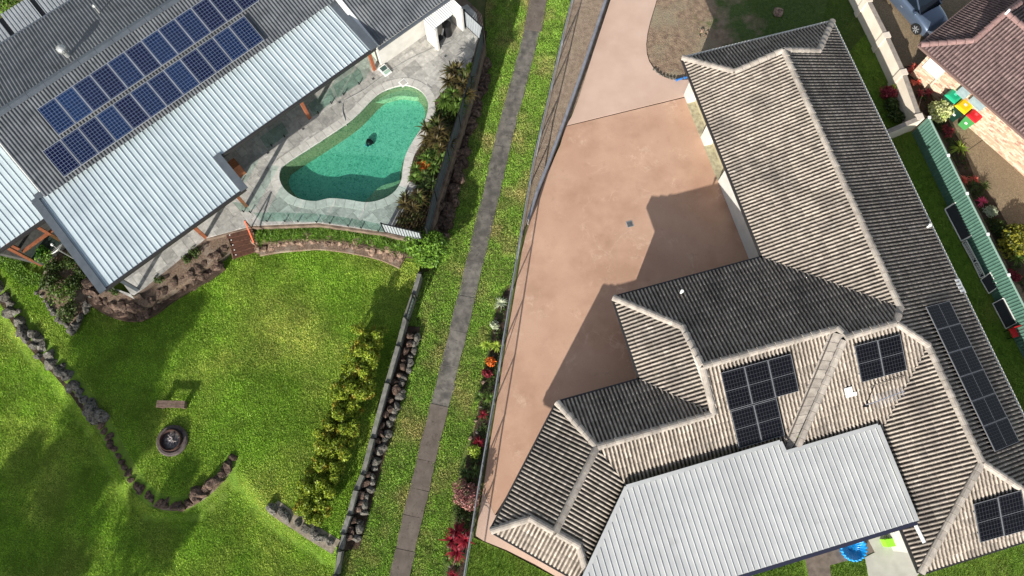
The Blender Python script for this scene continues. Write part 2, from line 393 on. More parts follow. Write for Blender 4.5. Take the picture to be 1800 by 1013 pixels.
r = delaunay_2d_cdt(vs, [], [list(range(len(lp)))], 1, 1e-4)
V = np.array([(q.x, q.y) for q in r[0]]); Z = lawn_z(V[:, 0], V[:, 1])
me = fastmesh('lawn', np.column_stack([V, Z]), np.array([list(f) for f in r[2]]))
me.polygons.foreach_set('use_smooth', [True] * len(me.polygons))
lawn = link('lawn', me, m_turf); tag(lawn, kind='structure')

# --- grass blades on the lawns and verges
def grass(name, label, poly, zf, dens, h, wd, mat, holes=(), clump=0.0, lean=.5):
    poly = np.array(poly); lo, hi = poly.min(0), poly.max(0)
    n = int((hi[0] - lo[0]) * (hi[1] - lo[1]) * dens)
    X = RNG.uniform(lo[0], hi[0], n); Y = RNG.uniform(lo[1], hi[1], n)
    k = inpoly(X, Y, poly)
    for hpoly in holes: k &= ~inpoly(X, Y, hpoly)
    # only what the photo can see, plus a margin
    dep = Y * ST + HC * CT; px = 900 + FPX * X / dep; py = 506.5 - FPX * (Y * CT - HC * ST) / dep
    k &= (px > -120) & (px < 1920) & (py > -240) & (py < 1130)
    X, Y = X[k], Y[k]; n = len(X); Z = zf(X, Y)
    a = RNG.uniform(0, 2 * np.pi, n); ln = RNG.normal(0, lean, (n, 2)) + np.array([.12, .05]); H = h * RNG.uniform(.5, 1.3, n)
    W = wd * RNG.uniform(.6, 1.3, n)
    if clump:
        c = .5 + .5 * np.sin(X * 5.1 + 2 * np.sin(Y * 3.3)) * np.sin(Y * 4.7 + 2 * np.sin(X * 2.9)); H *= 1 - clump + 2 * clump * c
    b = np.column_stack([X, Y, Z]); dx = np.column_stack([np.cos(a) * W / 2, np.sin(a) * W / 2, np.zeros(n)])
    tip = b + np.column_stack([ln[:, 0] * H, ln[:, 1] * H, H])
    V = np.empty((n * 3, 3)); V[0::3] = b - dx; V[1::3] = b + dx; V[2::3] = tip
    T = np.repeat(RNG.uniform(0, 1, n), 3)
    o = link(name, fastmesh(name, V, np.arange(n * 3).reshape(-1, 3), T), mat)
    return tag(o, label, 'grass', kind='stuff')
gm_lawn = leaf_mat('lawn_blades', S(122, 164, 48), S(172, 204, 78), S(198, 204, 106), .6, .55, .3, .22, .47, .7)
gm_verge = leaf_mat('verge_blades', S(122, 168, 58), S(172, 200, 92), S(192, 184, 118), 1.3, .55, .3, .5, .48, .66)
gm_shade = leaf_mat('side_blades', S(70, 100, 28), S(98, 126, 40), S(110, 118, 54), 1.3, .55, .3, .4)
deck_keep = XY(PL([(165, 515), (205, 548), (240, 553), (290, 522), (385, 462), (455, 440), (560, 424), (640, 434), (720, 462), (745, 455), (745, 330), (-40, 280), (-40, 440), (10, 432), (75, 500), (140, 590)], ZL))
rock_strip = lambda pts, w: [(p[0], p[1]) for p in pts]
def band(pts, w):
    L, R = [], []
    for i, p in enumerate(pts):
        d = (pts[min(i + 1, len(pts) - 1)] - pts[max(i - 1, 0)]); d.z = 0; d.normalize(); n = Vector((-d.y, d.x, 0))
        L.append(p + n * w / 2); R.append(p - n * w / 2)
    return XY(L + R[::-1])
rw1 = PL(RW1, ZL); rw2 = PL(RW2, ZL)
grass('lawn_grass', 'bright green mown grass of the left back lawn', lp, lawn_z, 1500, .062, .030, gm_lawn, [deck_keep, band(rw1, .75), band(rw2, .7)], .25)
z0 = lambda X, Y: np.zeros(len(X))
bedstrip = XY(PL([(905, 500), (893, 500), (872, 545), (858, 610), (846, 670), (836, 740), (812, 800), (795, 880), (780, 1000), (770, 1080), (830, 1080), (850, 860), (905, 560)]))
grass('verge_grass', 'dry mottled grass along both sides of the concrete footpath', verge_poly, z0, 1400, .07, .030, gm_verge, [path_core, bedstrip], .35)
side_px = [(1440, 60), (1470, -60), (1605, 237), (1660, 345), (1860, 745), (1850, 1060), (1590, 1060), (1612, 1010), (1830, 950), (1760, 720), (1600, 380), (1465, 50)]
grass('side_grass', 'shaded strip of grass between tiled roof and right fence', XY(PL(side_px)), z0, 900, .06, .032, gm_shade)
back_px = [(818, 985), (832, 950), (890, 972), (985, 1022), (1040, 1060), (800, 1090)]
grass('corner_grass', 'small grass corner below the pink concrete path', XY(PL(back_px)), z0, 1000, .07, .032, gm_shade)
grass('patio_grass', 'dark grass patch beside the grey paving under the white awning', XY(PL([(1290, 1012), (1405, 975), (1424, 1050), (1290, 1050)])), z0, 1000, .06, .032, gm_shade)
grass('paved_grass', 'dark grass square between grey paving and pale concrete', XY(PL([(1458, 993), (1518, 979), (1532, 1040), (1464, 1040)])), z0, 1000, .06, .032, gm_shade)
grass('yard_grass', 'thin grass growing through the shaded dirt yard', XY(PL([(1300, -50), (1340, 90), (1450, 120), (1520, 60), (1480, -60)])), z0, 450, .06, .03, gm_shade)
grass('yard_weeds', 'sparse dry weeds on the sunlit dirt yard', XY(PL([(1175, -50), (1150, 40), (1150, 110), (1200, 125), (1330, 90), (1320, -50)])), z0, 120, .05, .03, leaf_mat('dry_blades', S(128, 120, 84), S(160, 150, 110), None, 1.3))

# ================================================================== roof builders
TW, TG, ROLL = .35, .34, .175
def tile_template(w=TW, g=TG + .05, roll=.066, nroll=2):
    one = [(0, 0, 0), (.40, 0, 0), (.47, .62, .8), (.60, 1.0, 1), (.78, 1.0, 1), (.92, .62, .8)]      # (position in pitch, height, 1 on the roll / 0 in the pan, painted dark for lichen and channel shade)
    pts = [((k + q[0]) * w / nroll, q[1] * roll, q[2]) for k in range(nroll) for q in one] + [(w, 0, 0)]
    K = len(pts) - 1; n = K + 1; fs = []
    vs = [(x, 0, h + .03) for x, h, _ in pts] + [(x, g, h + .002) for x, h, _ in pts] + [(x, 0, h * .6 - .004) for x, h, _ in pts]
    global TPAN; TPAN = np.array([q[2] for q in pts] * 2 + [.1] * n)
    for i in range(K):
        fs.append((i, i + 1, n + i + 1, n + i)); fs.append((2 * n + i, 2 * n + i + 1, i + 1, i))
    return np.array(vs), np.array(fs)
TV, TF = tile_template()
def setattr_f(me, name, arr):
    at = me.attributes.new(name, 'FLOAT', 'POINT'); at.data.foreach_set('value', np.ascontiguousarray(arr, dtype=np.float32))
class Roof:
    """tiles for one house: whole tiles kept apart so that the largest can be objects of their own"""
    def __init__(s): s.whole = []; s.cutV = []; s.cutF = []; s.cutT = []; s.cutP = []; s.under = []; s.nv = 0
    def face(s, pieces, eave_p, e2, up2, ez, k):
        """pieces: convex plan polygons (world xy); eave_p: point on the eave; e2, up2: plan unit vectors along eave / up slope"""
        c = math.cos(math.atan(k)); e3 = Vector((e2[0], e2[1], 0)); u3 = Vector((up2[0] * c, up2[1] * c, k * c)); n3 = e3.cross(u3)
        if n3.z < 0: n3 = -n3
        R = np.array([e3, u3, n3]); o = np.array((eave_p[0], eave_p[1], ez))
        for poly in pieces:
            sd = [((p[0] - o[0]) * e2[0] + (p[1] - o[1]) * e2[1], ((p[0] - o[0]) * up2[0] + (p[1] - o[1]) * up2[1]) / c) for p in poly]
            A = sum(sd[i][0] * sd[(i + 1) % len(sd)][1] - sd[(i + 1) % len(sd)][0] * sd[i][1] for i in range(len(sd)))
            if A < 0: sd = sd[::-1]
            s0 = min(q[0] for q in sd); s1 = max(q[0] for q in sd); t0 = min(q[1] for q in sd); t1 = max(q[1] for q in sd)
            bm = bmesh.new(); lay = bm.verts.layers.float.new('tone'); lay2 = bm.verts.layers.float.new('pan'); any_cut = False; s.under.append([Vector((o[0], o[1], o[2])) + e3 * a + u3 * b - n3 * .012 for a, b in sd])
            for j in range(math.floor(t0 / TG), math.ceil(t1 / TG)):
                for i in range(math.floor(s0 / TW), math.ceil(s1 / TW)):
                    q = [(i * TW, j * TG), ((i + 1) * TW, j * TG), ((i + 1) * TW, (j + 1) * TG + .05), (i * TW, (j + 1) * TG + .05)]
                    dm = []
                    for a in range(len(sd)):
                        (x0, y0), (x1, y1) = sd[a], sd[(a + 1) % len(sd)]; L = math.hypot(x1 - x0, y1 - y0) + 1e-9
                        dm.append([((x1 - x0) * (y - y0) - (y1 - y0) * (x - x0)) / L for x, y in q])
                    if any(max(d) < .002 for d in dm): continue
                    org = o + np.array((q[0][0], q[0][1], 0)) @ R; tone = random.random()
                    if all(min(d) > -.004 for d in dm): s.whole.append((org, R, tone)); continue
                    any_cut = True; V = org + TV @ R
                    bv = [bm.verts.new(x) for x in V]
                    for b, pn in zip(bv, TPAN): b[lay] = tone; b[lay2] = pn
                    for f in TF: bm.faces.new([bv[x] for x in f])
            if any_cut:
                for a in range(len(sd)):
                    (x0, y0), (x1, y1) = sd[a], sd[(a + 1) % len(sd)]; L = math.hypot(x1 - x0, y1 - y0) + 1e-9
                    nr = e3 * ((y1 - y0) / L) + u3 * (-(x1 - x0) / L)
                    pt = Vector(o) + e3 * x0 + u3 * y0
                    bmesh.ops.bisect_plane(bm, geom=bm.verts[:] + bm.edges[:] + bm.faces[:], plane_co=pt, plane_no=nr, clear_outer=True, dist=1e-4)
                bmesh.ops.triangulate(bm, faces=bm.faces[:]); bm.verts.index_update()
                s.cutV.append(np.array([v.co[:] for v in bm.verts]).reshape(-1, 3)); s.cutT.append(np.array([v[lay] for v in bm.verts])); s.cutP.append(np.array([v[lay2] for v in bm.verts]))
                s.cutF.append(np.array([[v.index for v in f.verts] for f in bm.faces]).reshape(-1, 3) + s.nv); s.nv += len(bm.verts)
            bm.free()
    def finish(s, parent, mat, hide=(), most=300):
        off = np.array(wloc(parent)); vis = []
        for i, (o, R, t) in enumerate(s.whole):
            c = o + np.array((TW / 2, TG / 2, 0)) @ R; x, y, dep = pix(c)
            if 8 < x < 1792 and 8 < y < 1005 and not any(inpoly(np.array([x]), np.array([y]), h)[0] for h in hide): vis.append((dep, i))
        vis.sort(); pick = {i for _, i in vis[:most]}
        var = []
        for k in range(8):
            me = fastmesh('roof_tile', TV, TF, np.full(len(TV), (k + .5) / 8)); setattr_f(me, 'pan', TPAN); me.materials.append(mat); var.append(me)
        V, F, T, PN = list(s.cutV), list(s.cutF), list(s.cutT), list(s.cutP); nv = s.nv
        tri = np.vstack([TF[:, :3], TF[:, [0, 2, 3]]])
        for i, (o, R, t) in enumerate(s.whole):
            if i in pick:
                ob = bpy.data.objects.new('roof_tile', var[int(t * 8)]); COL.objects.link(ob); ob.parent = parent
                ob.matrix_local = Matrix(((R[0][0], R[1][0], R[2][0], o[0] - off[0]), (R[0][1], R[1][1], R[2][1], o[1] - off[1]), (R[0][2], R[1][2], R[2][2], o[2] - off[2]), (0, 0, 0, 1)))
            else:
                V.append(o + TV @ R); F.append(tri + nv); T.append(np.full(len(TV), t)); PN.append(TPAN); nv += len(TV)
        me = fastmesh('roof_tile_field', np.vstack(V) - off, np.vstack(F), np.concatenate(T)); setattr_f(me, 'pan', np.concatenate(PN))
        ub = MB()
        for q in s.under: ub.add(q, [tuple(range(len(q)))])
        ub.build('roof_underlay', M('underlay', S(50, 46, 43), rough=.9), parent)
        return tag(link('roof_tile_field', me, mat, parent), kind='stuff')
def cap_mesh(L=.388, r=.15):
    vs, fs = [], []; pr = [(-1, -.05), (-.93, .012), (-.5, .07), (0, .088), (.5, .07), (.93, .012), (1, -.05)]; n = len(pr)
    for y, k, dz in ((0, 1.10, .04), (L, .92, 0)): vs += [(x * r * k, y, z + dz) for x, z in pr]
    for i in range(n - 1): fs.append((i, i + 1, n + i + 1, n + i))
    fs.append(tuple(range(n - 1, -1, -1))); fs.append(tuple(range(n, 2 * n)))
    me = bpy.data.meshes.new('ridge_cap'); me.from_pydata(vs, [], [f[::-1] for f in fs]); me.update(); return me
def caps(parent, segs, me, mat, lift=.075, pitch=.40):
    off = wloc(parent)
    if not me.materials: me.materials.append(mat)
    for p, q in segs:
        p, q = Vector(p), Vector(q); d = (q - p); L = d.length; d.normalize(); r = d.cross(Vector((0, 0, 1))).normalized(); u = r.cross(d)
        n = max(1, round(L / pitch)); st = L / n
        for i in range(n):
            o = bpy.data.objects.new('ridge_cap', me); COL.objects.link(o); o.parent = parent
            j = random.uniform(-.006, .006); c = p + d * (i * st) + u * (lift + j) - off
            sc = st / .40
            o.matrix_local = Matrix(((r.x, d.x * sc, u.x, c.x), (r.y, d.y * sc, u.y, c.y), (r.z, d.z * sc, u.z, c.z), (0, 0, 0, 1)))
def sheet(polys, o, e, u, prof, mbs=None, cuts=True):
    """ribbed metal sheet: prof = list of (s, h) over one pitch, extruded along u, ribs across e; polys = convex polygons in (s, t)"""
    e, u = Vector(e), Vector(u); n = e.cross(u).normalized()
    if n.z < 0: n = -n
    V, F, nv = [], [], 0; pitch = prof[-1][0]; o = Vector(o)
    for poly in polys:
        A = sum(poly[i][0] * poly[(i + 1) % len(poly)][1] - poly[(i + 1) % len(poly)][0] * poly[i][1] for i in range(len(poly)))
        if A < 0: poly = poly[::-1]
        s0 = min(q[0] for q in poly); s1 = max(q[0] for q in poly); t0 = min(q[1] for q in poly); t1 = max(q[1] for q in poly)
        bm = bmesh.new(); last = None
        for i in range(math.floor(s0 / pitch + 1e-6), math.ceil(s1 / pitch - 1e-6) + 1):
            for a, h in prof[:-1]:
                x = i * pitch + a; pr = [bm.verts.new(o + e * x + u * y + n * h) for y in (t0, t1)]
                if last: bm.faces.new((last[0], pr[0], pr[1], last[1]))
                last = pr
        for a in range(len(poly)):
            (x0, y0), (x1, y1) = poly[a], poly[(a + 1) % len(poly)]; L = math.hypot(x1 - x0, y1 - y0) + 1e-9
            bmesh.ops.bisect_plane(bm, geom=bm.verts[:] + bm.edges[:] + bm.faces[:], plane_co=o + e * x0 + u * y0,
                                   plane_no=e * ((y1 - y0) / L) + u * (-(x1 - x0) / L), clear_outer=True, dist=1e-5)
        # a second skin below gives the sheet its thickness
        bm.verts.index_update(); k = len(bm.verts)
        top = [v.co.copy() for v in bm.verts]; fs = [[v.index for v in f.verts] for f in bm.faces]
        bd = [(ed.verts[0].index, ed.verts[1].index) for ed in bm.edges if ed.is_boundary]
        V += top + [p - n * .012 for p in top]
        F += [[i + nv for i in f] for f in fs] + [[i + nv + k for i in f[::-1]] for f in fs] + [[a + nv, b + nv, b + nv + k, a + nv + k] for a, b in bd]
        nv += 2 * k; bm.free()
    mb = MB(); mb.add(V, F); return mb
def clip_s(poly, s0, s1):
    for lim, sg in ((s0, 1), (s1, -1)):
        out = []
        for (a, b) in zip(poly, poly[1:] + poly[:1]):
            ia, ib = sg * (a[0] - lim) >= 0, sg * (b[0] - lim) >= 0
            if ia: out.append(a)
            if ia != ib: f = (lim - a[0]) / (b[0] - a[0]); out.append((lim, a[1] + f * (b[1] - a[1])))
        poly = out
        if len(poly) < 3: return None
    return poly
def sheets(parent, mat, polys, o, e, u, prof, nrib=3):
    '''the roof as single sheets, each a few ribs wide'''
    w_ = prof[-1][0] * nrib; lo_ = min(q[0] for p in polys for q in p); hi_ = max(q[0] for p in polys for q in p)
    for i in range(math.floor(lo_ / w_), math.ceil(hi_ / w_)):
        ps_ = [q for q in (clip_s(list(p), i * w_, (i + 1) * w_) for p in polys) if q]
        if ps_: sheet(ps_, Vector(o) + Vector((0, 0, .002 * (i % 2))), e, u, prof).build('roof_sheet', mat, parent)
def corr(p, h, n=6): return [(p * i / n, h * (.5 + .5 * math.cos(2 * math.pi * i / n))) for i in range(n + 1)]
def trap(p, h, top=.18, side=.1): return [(0, h), (p * top, h), (p * (top + side), 0), (p * (1 - side), 0), (p, h)]

# ================================================================== solar panels
def panel_mat(name, c1, c2, line, px, py, lw, vary):
    t = NT(name); tc = t.n('ShaderNodeTexCoord'); sp = t.n('ShaderNodeSeparateXYZ'); t.l(tc.outputs['Object'], sp.inputs[0])
    ln = []
    for ax, p in ((0, px), (1, py)):
        f = t.math('FRACT', t.math('ADD', t.math('DIVIDE', sp.outputs[ax], p), 100.5)); f = t.math('ABSOLUTE', t.math('SUBTRACT', f, .5))
        ln.append(t.math('GREATER_THAN', f, .5 - lw / p / 2))
    m = t.math('MAXIMUM', ln[0], ln[1]); oi = t.n('ShaderNodeObjectInfo')
    base = t.mix(t.math('MULTIPLY', t.math('POWER', oi.outputs['Random'], vary), .9), c1, c2)
    base = t.mix(t.noise(t.pos(), 9, 3), base, t.mix(.5, base, S(8, 8, 18)))
    t.col(t.mix(m, base, line)); t.b.inputs['Roughness'].default_value = .22; t.b.inputs['Specular IOR Level'].default_value = .1
    return t.m
m_alu = M('aluminium', S(196, 200, 204), S(176, 180, 186), 8, .35, .5, .6)
m_blackframe = M('black_frame', S(60, 62, 66), rough=.4, spec=.5, metal=.3)
def make_panel(w_, h_, mat_cell, mat_frame, midline, label, cat='solar panel'):
    root = thing('solar_panel', label, cat)
    gl = MB(); gl.box((0, 0, .095), (w_ - .03, h_ - .03, .03)); gl.build('glass', mat_cell, root)
    fr = MB(); t = .022
    for sx in (-1, 1): fr.box((sx * (w_ / 2 - t / 2), 0, .098), (t, h_, .044))
    for sy in (-1, 1): fr.box((0, sy * (h_ / 2 - t / 2), .098), (w_ - 2 * t, t, .0432))
    fr.build('frame', mat_frame, root)
    if midline: MB().box((0, 0, .1115), (w_ - .05, .016, .004)).build('midline', mat_frame, root)
    rl = MB()
    for y in (-h_ * .28, h_ * .28): rl.box((0, y, .04), (w_ + .02, .035, .05))
    rl.build('mounting_rail', m_alu, root)
    return root
def copy_thing(root, mw, label=None):
    c = root.copy(); COL.objects.link(c); c.matrix_world = mw
    if label: c['label'] = label
    for ch in root.children:
        d = ch.copy(); COL.objects.link(d); d.parent = c
        for gch in ch.children:
            x = gch.copy(); COL.objects.link(x); x.parent = d
    return c
def place_grid(proto, used, quad, nx, ny, labels, group, sel=None, skip=()):
    """quad: 3D corners TL, TR, BR, BL on the roof plane; grid nx by ny; each cell one panel"""
    tl, tr, br, bl = [Vector(q) for q in quad]
    for j in range(ny):
        for i in range(nx):
            if (i, j) in skip: continue
            f = lambda a, b: tl.lerp(tr, a).lerp(bl.lerp(br, a), b)
            c = f((i + .5) / nx, (j + .5) / ny); x = (f((i + 1) / nx, (j + .5) / ny) - f(i / nx, (j + .5) / ny)); y = (f((i + .5) / nx, j / ny) - f((i + .5) / nx, (j + 1) / ny))
            lx, ly = x.length, y.length; n = x.cross(y).normalized(); x.normalize(); y = n.cross(x)
            sx, sy = (lx - .012) / proto['w'], (ly - .012) / proto['h']
            mw = Matrix(((x.x * sx, y.x * sy, n.x, c.x), (x.y * sx, y.y * sy, n.y, c.y), (x.z * sx, y.z * sy, n.z, c.z), (0, 0, 0, 1)))
            lab = labels(i, j)
            if not used:
                used.append(1); proto.matrix_world = mw; proto['label'] = lab; proto['group'] = group
            else:
                cpy = copy_thing(proto, mw, lab); cpy['group'] = group

# ================================================================== TILED HOUSE (right)
TH = math.radians(15.5); E2 = Vector((math.cos(TH), math.sin(TH))); N2 = Vector((-math.sin(TH), math.cos(TH)))
def L(a, b, z=0.0): q = E2 * a + N2 * b; return Vector((q.x, q.y, z))
def loc(p): q = Vector((p.x, p.y)); return (q.dot(E2), q.dot(N2))
EZ, K = 2.75, .4
m_tile = M('weathered_tile', S(165, 155, 143), S(139, 130, 120), 7, .9, .2, c3=S(104, 99, 94), s3=.5, f3=.8, c4=S(178, 170, 160), s4=3.2, tone=.34, pan=S(50, 43, 38), bump=.4, bscale=60, bdist=.01)
m_cap = M('cap_tile', S(166, 158, 148), S(144, 136, 127), 5, .9, .2, c3=S(112, 106, 101), s3=1.2, f3=.6, bump=.3, bscale=60, bdist=.01, objvar=.3)
m_render = M('white_render', S(198, 195, 188), S(186, 183, 176), 2, .85, .2, bump=.1, bscale=80, bdist=.005)
m_gutter_d = M('dark_gutter', S(46, 44, 44), rough=.5, spec=.4)
m_gutter_w = M('pale_gutter', S(206, 202, 192), rough=.5, spec=.4)
m_black = M('black_plastic', S(26, 26, 28), rough=.5)
m_white = M('white_paint', S(224, 224, 220), rough=.5)
h_org = L(15, 4)
house = thing('tiled_house', 'single storey house with weathered grey brown tile roof in hips', 'house', h_org)
R_ = Roof()
def fc(pieces, eave, e, up): R_.face([[L(a, b) for a, b in pc] for pc in pieces], L(*eave), E2 * e[0] + N2 * e[1], E2 * up[0] + N2 * up[1], EZ, K)
ad0 = loc(P(1478, 585, 4.6))[0]; ad1 = loc(P(1386, 775, 3.1))[0]
fc([[(14.2, 18.67), (22.4, 18.67), (20.53, 16.8), (16.07, 16.8)]], (14.2, 18.67), (1, 0), (0, -1))
fc([[(14.2, 18.67), (16.07, 16.8), (14.2, 16.8)], [(14.2, 16.8), (18.3, 16.8), (18.3, 3.4), (14.2, 7.5)]], (14.2, 7.5), (0, 1), (1, 0))
fc([[(22.4, 18.67), (20.53, 16.8), (22.4, 16.8)], [(22.4, 16.8), (18.3, 16.8), (18.3, 3.4), (22.4, 3.4)], [(22.4, 3.4), (18.3, 3.4), (17.7, 2.78), (18.9, 1.55), (22.4, 1.55)],
    [(22.4, 1.55), (18.9, 1.55), (18.9, -3.5), (22.4, -7.0)]], (22.4, 3.4), (0, -1), (-1, 0))
fc([[(15.4, -7), (22.4, -7), (18.9, -3.5)]], (15.4, -7), (1, 0), (0, 1))
fc([[(15.4, -7), (18.9, -3.5), (18.9, 1.55), (15.4, -1.95)]], (15.4, -7), (0, 1), (1, 0))
fc([[(6.9, 7.5), (9.2, 7.5), (9.2, 5.2)], [(9.2, 7.5), (14.2, 7.5), (18.3, 3.4), (18.15, 3.25), (9.2, 3.25)], [(ad0, 3.25), (18.15, 3.25), (17.7, 2.78), (ad0, 2.78)]], (6.9, 7.5), (1, 0), (0, -1))
fc([[(6.9, 7.5), (9.2, 5.2), (9.2, 1.3), (6.9, 3.6)]], (6.9, 3.6), (0, 1), (1, 0))
fc([[(9.2, 3.25), (ad0, 3.25), (ad1 - (ad0 - ad1) * .14, -1.6), (9.2, -1.6)], [(4.04, 1.3), (9.2, 1.3), (9.2, -1.0), (5.03, -1.0)]], (5.03, -1.0), (1, 0), (0, 1))
R_.face([[L(a, b) for a, b in [(ad0, 2.78), (17.7, 2.78), (18.9, 1.55), (15.55, -1.8), (ad1 - (ad0 - ad1) * .19, -1.8)]]], L(12, -1.95), E2, N2, EZ, K)
fc([[(3.06, 3.6), (6.9, 3.6), (9.2, 1.3), (4.04, 1.3)]], (3.06, 3.6), (1, 0), (0, -1))
WV = Vector((-.691, -.723)); MV = Vector((.723, -.691))
def Q(al, nn): return (3.06 + WV.x * al + MV.x * nn, 3.6 + WV.y * al + MV.y * nn)
fc([[Q(0, 0), (4.04, 1.3), Q(4.8, 2.3), Q(4.8, 0)], [Q(4.8, 0), Q(4.8, 1.2), Q(6, 0)]], Q(0, 0), WV, MV)
fc([[(4.04, 1.3), (5.03, -1), Q(4.8, 4.6), Q(4.8, 2.3)], [Q(4.8, 4.6), Q(4.8, 3.4), Q(6, 4.6)]], Q(0, 4.6), WV, -MV)
fc([[Q(6, 0), Q(4.8, 1.2), Q(4.8, 3.4), Q(6, 4.6)]], Q(6, 0), MV, -WV)
AWN = [(1101, 856), (1371, 777), (1383, 795), (1543, 748), (1616, 920), (1280, 1013), (1010, 1050)]
ARR1 = [(1262, 655), (1386, 622), (1402, 687), (1361, 699), (1377, 764), (1296, 788)]
ARR2 = [(1496, 609), (1577, 588), (1591, 650), (1512, 672)]
ARR3 = [(1703, 886), (1786, 861), (1806, 928), (1720, 951)]
ARRE = [(1622, 541), (1664, 532), (1787, 780), (1742, 793)]
R_.finish(house, m_tile, [AWN, ARR1, ARR2, ARR3, ARRE])
z_ = lambda d: EZ + K * d
P3 = lambda q, z: L(q[0], q[1], z)
zr = z_(4.1); zm = z_(4.25); zmr = 4.63; zs = z_(3.5); zlo = z_(2.3)
capme = cap_mesh()
caps(house, [
    (L(14.2, 18.67, EZ), L(16.07, 16.8, z_(1.87))), (L(16.07, 16.8, z_(1.87)), L(18.3, 16.8, zr)), (L(20.53, 16.8, z_(1.87)), L(18.3, 16.8, zr)), (L(22.4, 18.67, EZ), L(20.53, 16.8, z_(1.87))),
    (L(18.3, 3.4, zr), L(18.3, 16.8, zr)), (L(18.3, 3.4, zr), L(17.7, 2.78, zmr)), (L(ad0, 2.78, zmr), L(17.7, 2.78, zmr)), (L(18.9, 1.55, zs), L(17.7, 2.78, zmr)), (L(18.9, -3.5, zs), L(18.9, 1.55, zs)),
    (L(15.4, -7, EZ), L(18.9, -3.5, zs)), (L(22.4, -7, EZ), L(18.9, -3.5, zs)), (L(9.2, 3.25, zm), L(ad0, 3.25, zm)), (L(ad0, 3.25, zm), L(ad0 + .15, 2.78, zmr)),
    (L(6.9, 7.5, EZ), L(9.2, 5.2, z_(2.3))), (L(9.2, 5.2, z_(2.3)), L(9.2, 3.25, zm)), (L(9.2, 1.3, z_(2.3)), L(9.2, 3.25, zm)),
    (L(3.06, 3.6, EZ), L(4.04, 1.3, zlo)), (L(4.04, 1.3, zlo), L(9.2, 1.3, zlo)), (P3(Q(4.8, 2.3), zlo), L(4.04, 1.3, zlo)),
    (P3(Q(6, 0), EZ), P3(Q(4.8, 1.2), z_(1.2))), (P3(Q(4.8, 1.2), z_(1.2)), P3(Q(4.8, 2.3), zlo)), (P3(Q(4.8, 3.4), z_(1.2)), P3(Q(4.8, 2.3), zlo)), (P3(Q(6, 4.6), EZ), P3(Q(4.8, 3.4), z_(1.2))),
    (L(ad1, -1.25, z_(.7)), L(ad0 - .02, 2.7, z_(4.65)))], capme, m_cap)
# gutter running beside the diagonal cap, valleys
fa, fb = L(ad1 - .42, -1.0, z_(0) + .07), L(ad0 - .38, 3.2, z_(4.2) + .07); fc_, fd_ = L(ad1 - .05, -1.0, z_(.95) + .04), L(ad0 + .02, 2.9, z_(4.85) + .02)
nfil = 13
for q in range(nfil):                                                # bedded flashing tiles beside the diagonal cap
    u0, u1 = (q + .02) / nfil, (q + .98) / nfil; mb = MB(); mb.add([fa.lerp(fb, u0), fc_.lerp(fd_, u0), fc_.lerp(fd_, u1), fa.lerp(fb, u1)], [(0, 1, 2, 3)]); mb.build('flashing_tile', m_cap, house)
MB().beam(fa.lerp(fc_, .22) + Vector((0, 0, .015)), fb.lerp(fd_, .22) + Vector((0, 0, .015)), .05, .02).build('roof_gutter', M('lead_gutter', S(84, 76, 70), S(66, 60, 56), 6, .6, .4, .2), house)
for k, (a, b) in enumerate(((L(14.2, 7.5, EZ), L(18.3, 3.4, zr)), (L(6.9, 3.6, EZ), L(9.2, 1.3, zlo)), (L(5.03, -1, EZ), L(4.04, 1.3, zlo)), (L(15.9, -1.45, z_(.5)), L(18.9, 1.55, zs)))):
    MB().beam(a + Vector((0, 0, .012)), b + Vector((0, 0, .012)), .14, .03).build('valley_flashing', M('valley_metal', S(58, 54, 52), rough=.6, metal=.3), house)
# gablets
for tri in ([L(16.07, 16.79, z_(1.87)), L(20.53, 16.79, z_(1.87)), L(18.3, 16.79, zr + .06)], [L(9.21, 5.2, z_(2.3)), L(9.21, 1.3, z_(2.3)), L(9.21, 3.25, zm + .06)],
            [P3(Q(4.8, 1.2), z_(1.2)), P3(Q(4.8, 3.4), z_(1.2)), P3(Q(4.8, 2.3), zlo + .06)]):
    dn = Vector((0, 0, -.06)); mb = MB(); n = (tri[1] - tri[0]).cross(tri[2] - tri[0]).normalized() * .03
    vs = [p + dn - n for p in tri] + [p + dn + n for p in tri]; mb.add(vs, [(0, 1, 2), (5, 4, 3), (0, 3, 4, 1), (1, 4, 5, 2), (2, 5, 3, 0)]); mb.build('gablet', m_render, house)
nb_ = MB(); nb_.prism(XY([L(ad1 - 1.6, -2.4), L(ad1 + 1.2, -2.4), L(ad1 + 1.2, -.6), L(ad1 - 1.6, -.6)]), 2.40, 2.50); nb_.build('eave_board', m_gutter_d, house)
